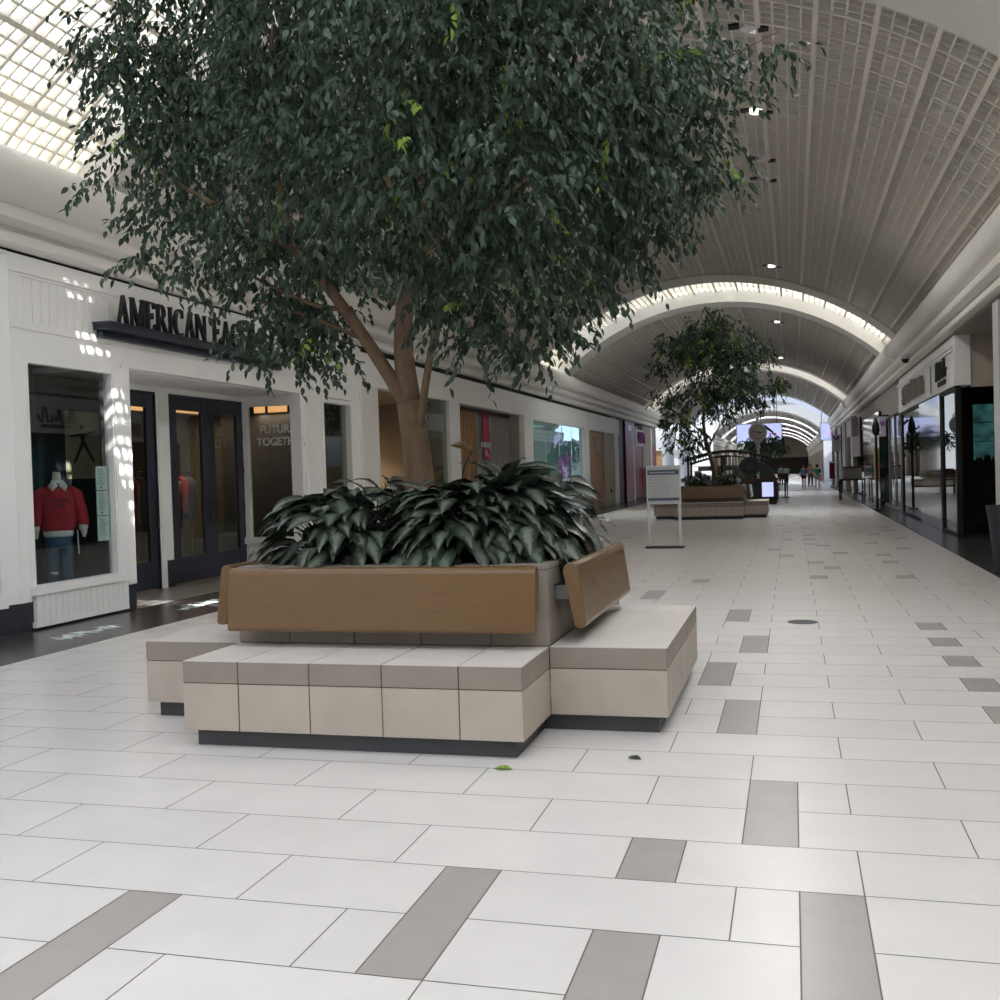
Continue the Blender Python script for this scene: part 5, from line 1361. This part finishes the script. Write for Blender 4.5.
screen('lit pale blue screen hanging near the right cornice beyond the bays', 2.35, 3.1, 90.5, 3.65, 5.0, 5.9, False)

# ------------------------------------------------------------------ third tree, cafe table and chair beyond the kiosk
BL3 = [(-2.3, 73.4, 3.0, 0.8), (-1.4, 73.2, 2.8, 0.85), (-0.9, 73.5, 3.1, 0.7), (-1.6, 73.6, 3.6, 0.7), (-2.9, 73.6, 2.9, 0.6), (-0.5, 73.4, 2.6, 0.45), (-1.9, 72.9, 2.4, 0.5)]
p3 = copy_tree(planter); p3.location = PC + Vector((0, 66.0, 0)); p3['label'] = 'distant square tiled planter mostly hidden behind the kiosk'
make_tree('low round green ficus tree behind the kiosk, below the wide lit screen', (-1.8, 73.45, 0.94), [(bez((-1.8, 73.45, 0.94), (-1.8, 73.45, 1.4), (-1.75, 73.45, 1.9), (-1.7, 73.45, 2.6)), taper(0.09, 0.05))], [], BL3, 130, 21, 0.16)
t = thing('cafe_table', 'small white topped cafe table right of the kiosk', 'table', (-0.35, 56, 0))
m = MB(); m.cyl((-0.35, 56, 1.02), 0.38, 0.04, n=20); m.build('table_top', M['metal_white'], t)
m = MB(); m.cyl((-0.35, 56, 0.03), 0.04, 0.99, n=10); m.build('column', M['black'], t)
m = MB(); m.cyl((-0.35, 56, 0), 0.25, 0.03, n=16); m.build('base', M['black'], t)
t = thing('bar_chair', 'dark slim legged chair beside the small white topped table', 'chair', (-0.45, 54.4, 0))
for sx in (-0.22, 0.22):
    for sy in (-0.2, 0.2): B((-0.45 + sx - 0.02, -0.45 + sx + 0.02, 54.4 + sy - 0.02, 54.4 + sy + 0.02, 0, 0.7 if sy < 0 else 1.25), mats=M['black'], name='leg', parent=t)
B((-0.70, -0.20, 54.17, 54.63, 0.7, 0.75), mats=M['wood_dark'], name='seat', parent=t); B((-0.68, -0.22, 54.59, 54.63, 0.95, 1.25), mats=M['wood_dark'], name='backrest', parent=t)

# ------------------------------------------------------------------ walking people
M['skin'] = mat('skin', rgb(196, 152, 124), 0.6, 0.3)
M['hair'] = mat('hair', rgb(58, 46, 38), 0.7, 0.3)
M['hair_light'] = mat('fair hair', rgb(150, 124, 92), 0.7, 0.3)
def cloth(n, c): return mat(n, c, 0.85, 0.1)
def skinmesh(name, pts, edges, rad, m, parent, lvl=2):
    me = bpy.data.meshes.new(name); me.from_pydata(pts, edges, []); me.materials.append(m)
    o = bpy.data.objects.new(name, me); COL.objects.link(o); o.parent = parent
    sk = o.modifiers.new('skin', 'SKIN'); sk.use_smooth_shade = True
    for i, v in enumerate(me.skin_vertices[0].data):
        v.radius = (rad[i], rad[i]) if not hasattr(rad[i], '__len__') else rad[i]; v.use_root = i == 0
    ss = o.modifiers.new('sub', 'SUBSURF'); ss.levels = lvl; ss.render_levels = lvl
    return o
def person(label, x, y, h, rz, top, bottom, hair, stride=0.18, long_legs=False):
    t = thing('person', label, 'person', (x, y, 0), 'people walking at the far end', rz=rz)
    s = h / 1.7; S = lambda *p: tuple(c * s for c in p)
    P = [S(0, 0, 0.95), S(0, 0, 1.12), S(0, 0, 1.30), S(0, 0, 1.44), S(0, 0.01, 1.53), S(0, 0, 1.62),
         S(0.09, 0, 0.90), S(0.10, -stride * 0.55, 0.50), S(0.10, -stride * 0.6, 0.09), S(0.10, -stride * 0.6 - 0.13, 0.035),
         S(-0.09, 0, 0.90), S(-0.10, stride * 0.25, 0.50), S(-0.10, stride, 0.12), S(-0.10, stride - 0.10, 0.035),
         S(0.17, 0, 1.41), S(0.22, stride * 0.3, 1.15), S(0.22, stride * 0.2 - 0.06, 0.92), S(0.22, stride * 0.1 - 0.09, 0.82),
         S(-0.17, 0, 1.41), S(-0.22, -stride * 0.3, 1.15), S(-0.22, -stride * 0.6, 0.94), S(-0.22, -stride * 0.7, 0.84)]
    E = [(0, 1), (1, 2), (2, 3), (3, 4), (4, 5), (0, 6), (6, 7), (7, 8), (8, 9), (0, 10), (10, 11), (11, 12), (12, 13), (3, 14), (14, 15), (15, 16), (16, 17), (3, 18), (18, 19), (19, 20), (20, 21)]
    r = [0.14, 0.125, 0.14, 0.11, 0.055, 0.10, 0.085, 0.06, 0.042, 0.04, 0.085, 0.06, 0.042, 0.04, 0.055, 0.042, 0.032, 0.035, 0.055, 0.042, 0.032, 0.035]
    skinmesh('body', P, E, [q * s for q in r], M['skin'], t)
    T = [0, 1, 2, 3, 14, 15, 18, 19]
    skinmesh('top', [P[i] for i in T], [(0, 1), (1, 2), (2, 3), (3, 4), (4, 5), (3, 6), (6, 7)], [q * s for q in (0.165, 0.15, 0.162, 0.125, 0.075, 0.062, 0.075, 0.062)], top, t)
    kn = 0.98 if long_legs else 0.45
    a1, a2 = Vector(P[6]).lerp(Vector(P[7]), min(1, kn * 1.1)), Vector(P[10]).lerp(Vector(P[11]), min(1, kn * 1.1))
    pts = [P[0], P[6], tuple(a1), P[10], tuple(a2)]; ed = [(0, 1), (1, 2), (0, 3), (3, 4)]; rad = [0.155, 0.105, 0.085, 0.105, 0.085]
    if long_legs:
        pts += [P[8], P[12]]; ed += [(2, 5), (4, 6)]; rad += [0.055, 0.055]
    skinmesh('bottoms', pts, ed, [q * s for q in rad], bottom, t)
    m = MB(); m.loft([(0, 0.02 * s, 1.50 * s, 0.05 * s, 0.05 * s), (0, 0.025 * s, 1.58 * s, 0.098 * s, 0.098 * s), (0, 0.015 * s, 1.66 * s, 0.108 * s, 0.110 * s), (0, 0.01 * s, 1.72 * s, 0.085 * s, 0.09 * s), (0, 0.01 * s, 1.745 * s, 0.03 * s, 0.03 * s)], 14)
    m.build('hair', hair, t, local=True, smooth=True)
    for sx in (-1, 1):
        j = 9 if sx > 0 else 13
        k = MB(); px, py, pz = P[j]; k.loft([(px, py + 0.05 * s, 0.0, 0.045 * s, 0.13 * s), (px, py + 0.05 * s, 0.05 * s, 0.045 * s, 0.12 * s), (px, py + 0.09 * s, 0.09 * s, 0.035 * s, 0.05 * s)], 10)
        k.build('shoe', M['black'] if long_legs else M['metal_white'], t, local=True, smooth=True)
person('person in a teal top and light shorts walking, rightmost of the far group', 1.62, 73.5, 1.62, 0.1, cloth('teal top', rgb(52, 140, 142)), cloth('pale shorts', rgb(170, 160, 150)), M['hair'])
person('person in a blue top and dark shorts walking left of the teal top', 0.78, 75.5, 1.62, -0.1, cloth('blue top', rgb(92, 132, 168)), cloth('dark shorts', rgb(56, 54, 62)), M['hair'], 0.26)
person('person in a pinkish top walking between the blue and the teal top', 1.35, 84, 1.68, 0.2, cloth('pink top', rgb(186, 138, 128)), cloth('grey trousers', rgb(96, 92, 96)), M['hair_light'], long_legs=True)
person('person in a pale green top standing farther off left of the group', -0.42, 88, 1.62, 2.9, cloth('pale green top', rgb(136, 170, 156)), cloth('black trousers', rgb(40, 40, 44)), M['hair'], long_legs=True)
person('person in a grey green top farther off at the left end of the group', -0.85, 90, 1.66, 3.1, cloth('grey green top', rgb(110, 140, 130)), cloth('charcoal trousers', rgb(52, 52, 56)), M['hair'], long_legs=True)

# ------------------------------------------------------------------ recessed lamps in the lattice
def downlight(label, t_, y, lit, watts):
    p = vp(VR - 0.02, t_, y)
    o = thing('ceiling_light', label, 'ceiling light', p, 'recessed lamps in the lattice ceiling')
    for s in (-1, 1):
        m = MB(); m.box(p.x + s * 0.19 - 0.07, p.x + s * 0.19 + 0.07, y - 0.07, y + 0.07, p.z - 0.012 - s * 0.04, p.z + 0.02 - s * 0.04); m.build('socket', M['black'], o)
    m = MB(); m.cyl((p.x, y, p.z - 0.012), 0.11, 0.05, n=16); m.build('lamp_disc', M['lamp'] if lit else M['metal_white'], o)
    l = bpy.data.lights.new('hall_fill_spot', 'SPOT'); l.energy = watts; l.spot_size = math.radians(165); l.spot_blend = 0.6; l.shadow_soft_size = 0.35; l.color = (1.0, 0.97, 0.93)  # added hall fill, placed even under fixtures that look unlit
    q = bpy.data.objects.new('hall_fill_spot', l); COL.objects.link(q); q.location = (p.x, y, p.z - 0.06)
A_ = 0.254
downlight('unlit double recessed lamp nearest in the dark lattice ceiling, beside the outstretched twig', A_, 14.64, False, HALL_FILL)
downlight('brightly lit recessed lamp in the dark lattice ceiling right of the large tree', A_, 18.1, True, HALL_FILL)
downlight('unlit double recessed lamp directly after the brightly lit one in the lattice ceiling', A_, 20.94, False, HALL_FILL)
downlight('unlit double recessed lamp farthest of the three unlit ones in the dark lattice ceiling', A_, 22.4, False, HALL_FILL)
downlight('small lit recessed lamp at the far end of the first dark lattice bay', A_, 32.1, True, HALL_FILL)
downlight('lit recessed lamp near the start of the second lattice bay', A_, 44.5, True, HALL_FILL)
downlight('lit recessed lamp near the end of the second lattice bay', A_, 59.3, True, HALL_FILL)
downlight('added lit recessed lamp in the middle of the third lattice bay', A_, 79.5, True, HALL_FILL)  # extra fixture, put in to light the third bay

# ------------------------------------------------------------------ daylight
w = bpy.data.worlds.new('sky'); C.world = w; w.use_nodes = True
nt = w.node_tree; bg = nt.nodes['Background']
tc = nt.nodes.new('ShaderNodeTexCoord')
nz = nt.nodes.new('ShaderNodeTexNoise'); nz.inputs['Scale'].default_value = 5.0; nz.inputs['Detail'].default_value = 6
nt.links.new(tc.outputs['Generated'], nz.inputs['Vector'])
rp = nt.nodes.new('ShaderNodeMapRange'); rp.inputs['From Min'].default_value = 0.45; rp.inputs['From Max'].default_value = 0.62
nt.links.new(nz.outputs['Fac'], rp.inputs['Value'])
mx = nt.nodes.new('ShaderNodeMix'); mx.data_type = 'RGBA'
mx.inputs[6].default_value = (0.45, 0.62, 0.95, 1); mx.inputs[7].default_value = (0.95, 0.97, 1.0, 1)
nt.links.new(rp.outputs['Result'], mx.inputs[0]); nt.links.new(mx.outputs[2], bg.inputs['Color'])
bg.inputs['Strength'].default_value = SKY
sd = bpy.data.lights.new('sun', 'SUN'); sd.energy = SUN; sd.angle = math.radians(0.53); sd.color = (1.0, 0.98, 0.955)
so = bpy.data.objects.new('sun', sd); COL.objects.link(so)
so.rotation_euler = Vector((-1.0, 0.43, -1.0)).to_track_quat('-Z', 'Y').to_euler()
# the skylight openings guide the sky sampling
def portal(x, y, z, sx, sy):
    l = bpy.data.lights.new('skylight_portal', 'AREA'); l.shape = 'RECTANGLE'; l.size = sx; l.size_y = sy; l.cycles.is_portal = True
    o = bpy.data.objects.new('skylight_portal', l); COL.objects.link(o); o.location = (x, y, z)
portal(-9, 104, 11.1, 42, 28)
C.view_settings.view_transform = 'Standard'; C.view_settings.look = 'None'; C.view_settings.gamma = 1.0; C.view_settings.use_curve_mapping = False
C.view_settings.exposure = EXPO
cy = C.cycles
cy.max_bounces = 10; cy.diffuse_bounces = 6; cy.glossy_bounces = 4; cy.transparent_max_bounces = 24; cy.transmission_bounces = 6
cy.use_denoising = True; cy.sample_clamp_indirect = 6.0; cy.caustics_reflective = False; cy.caustics_refractive = False
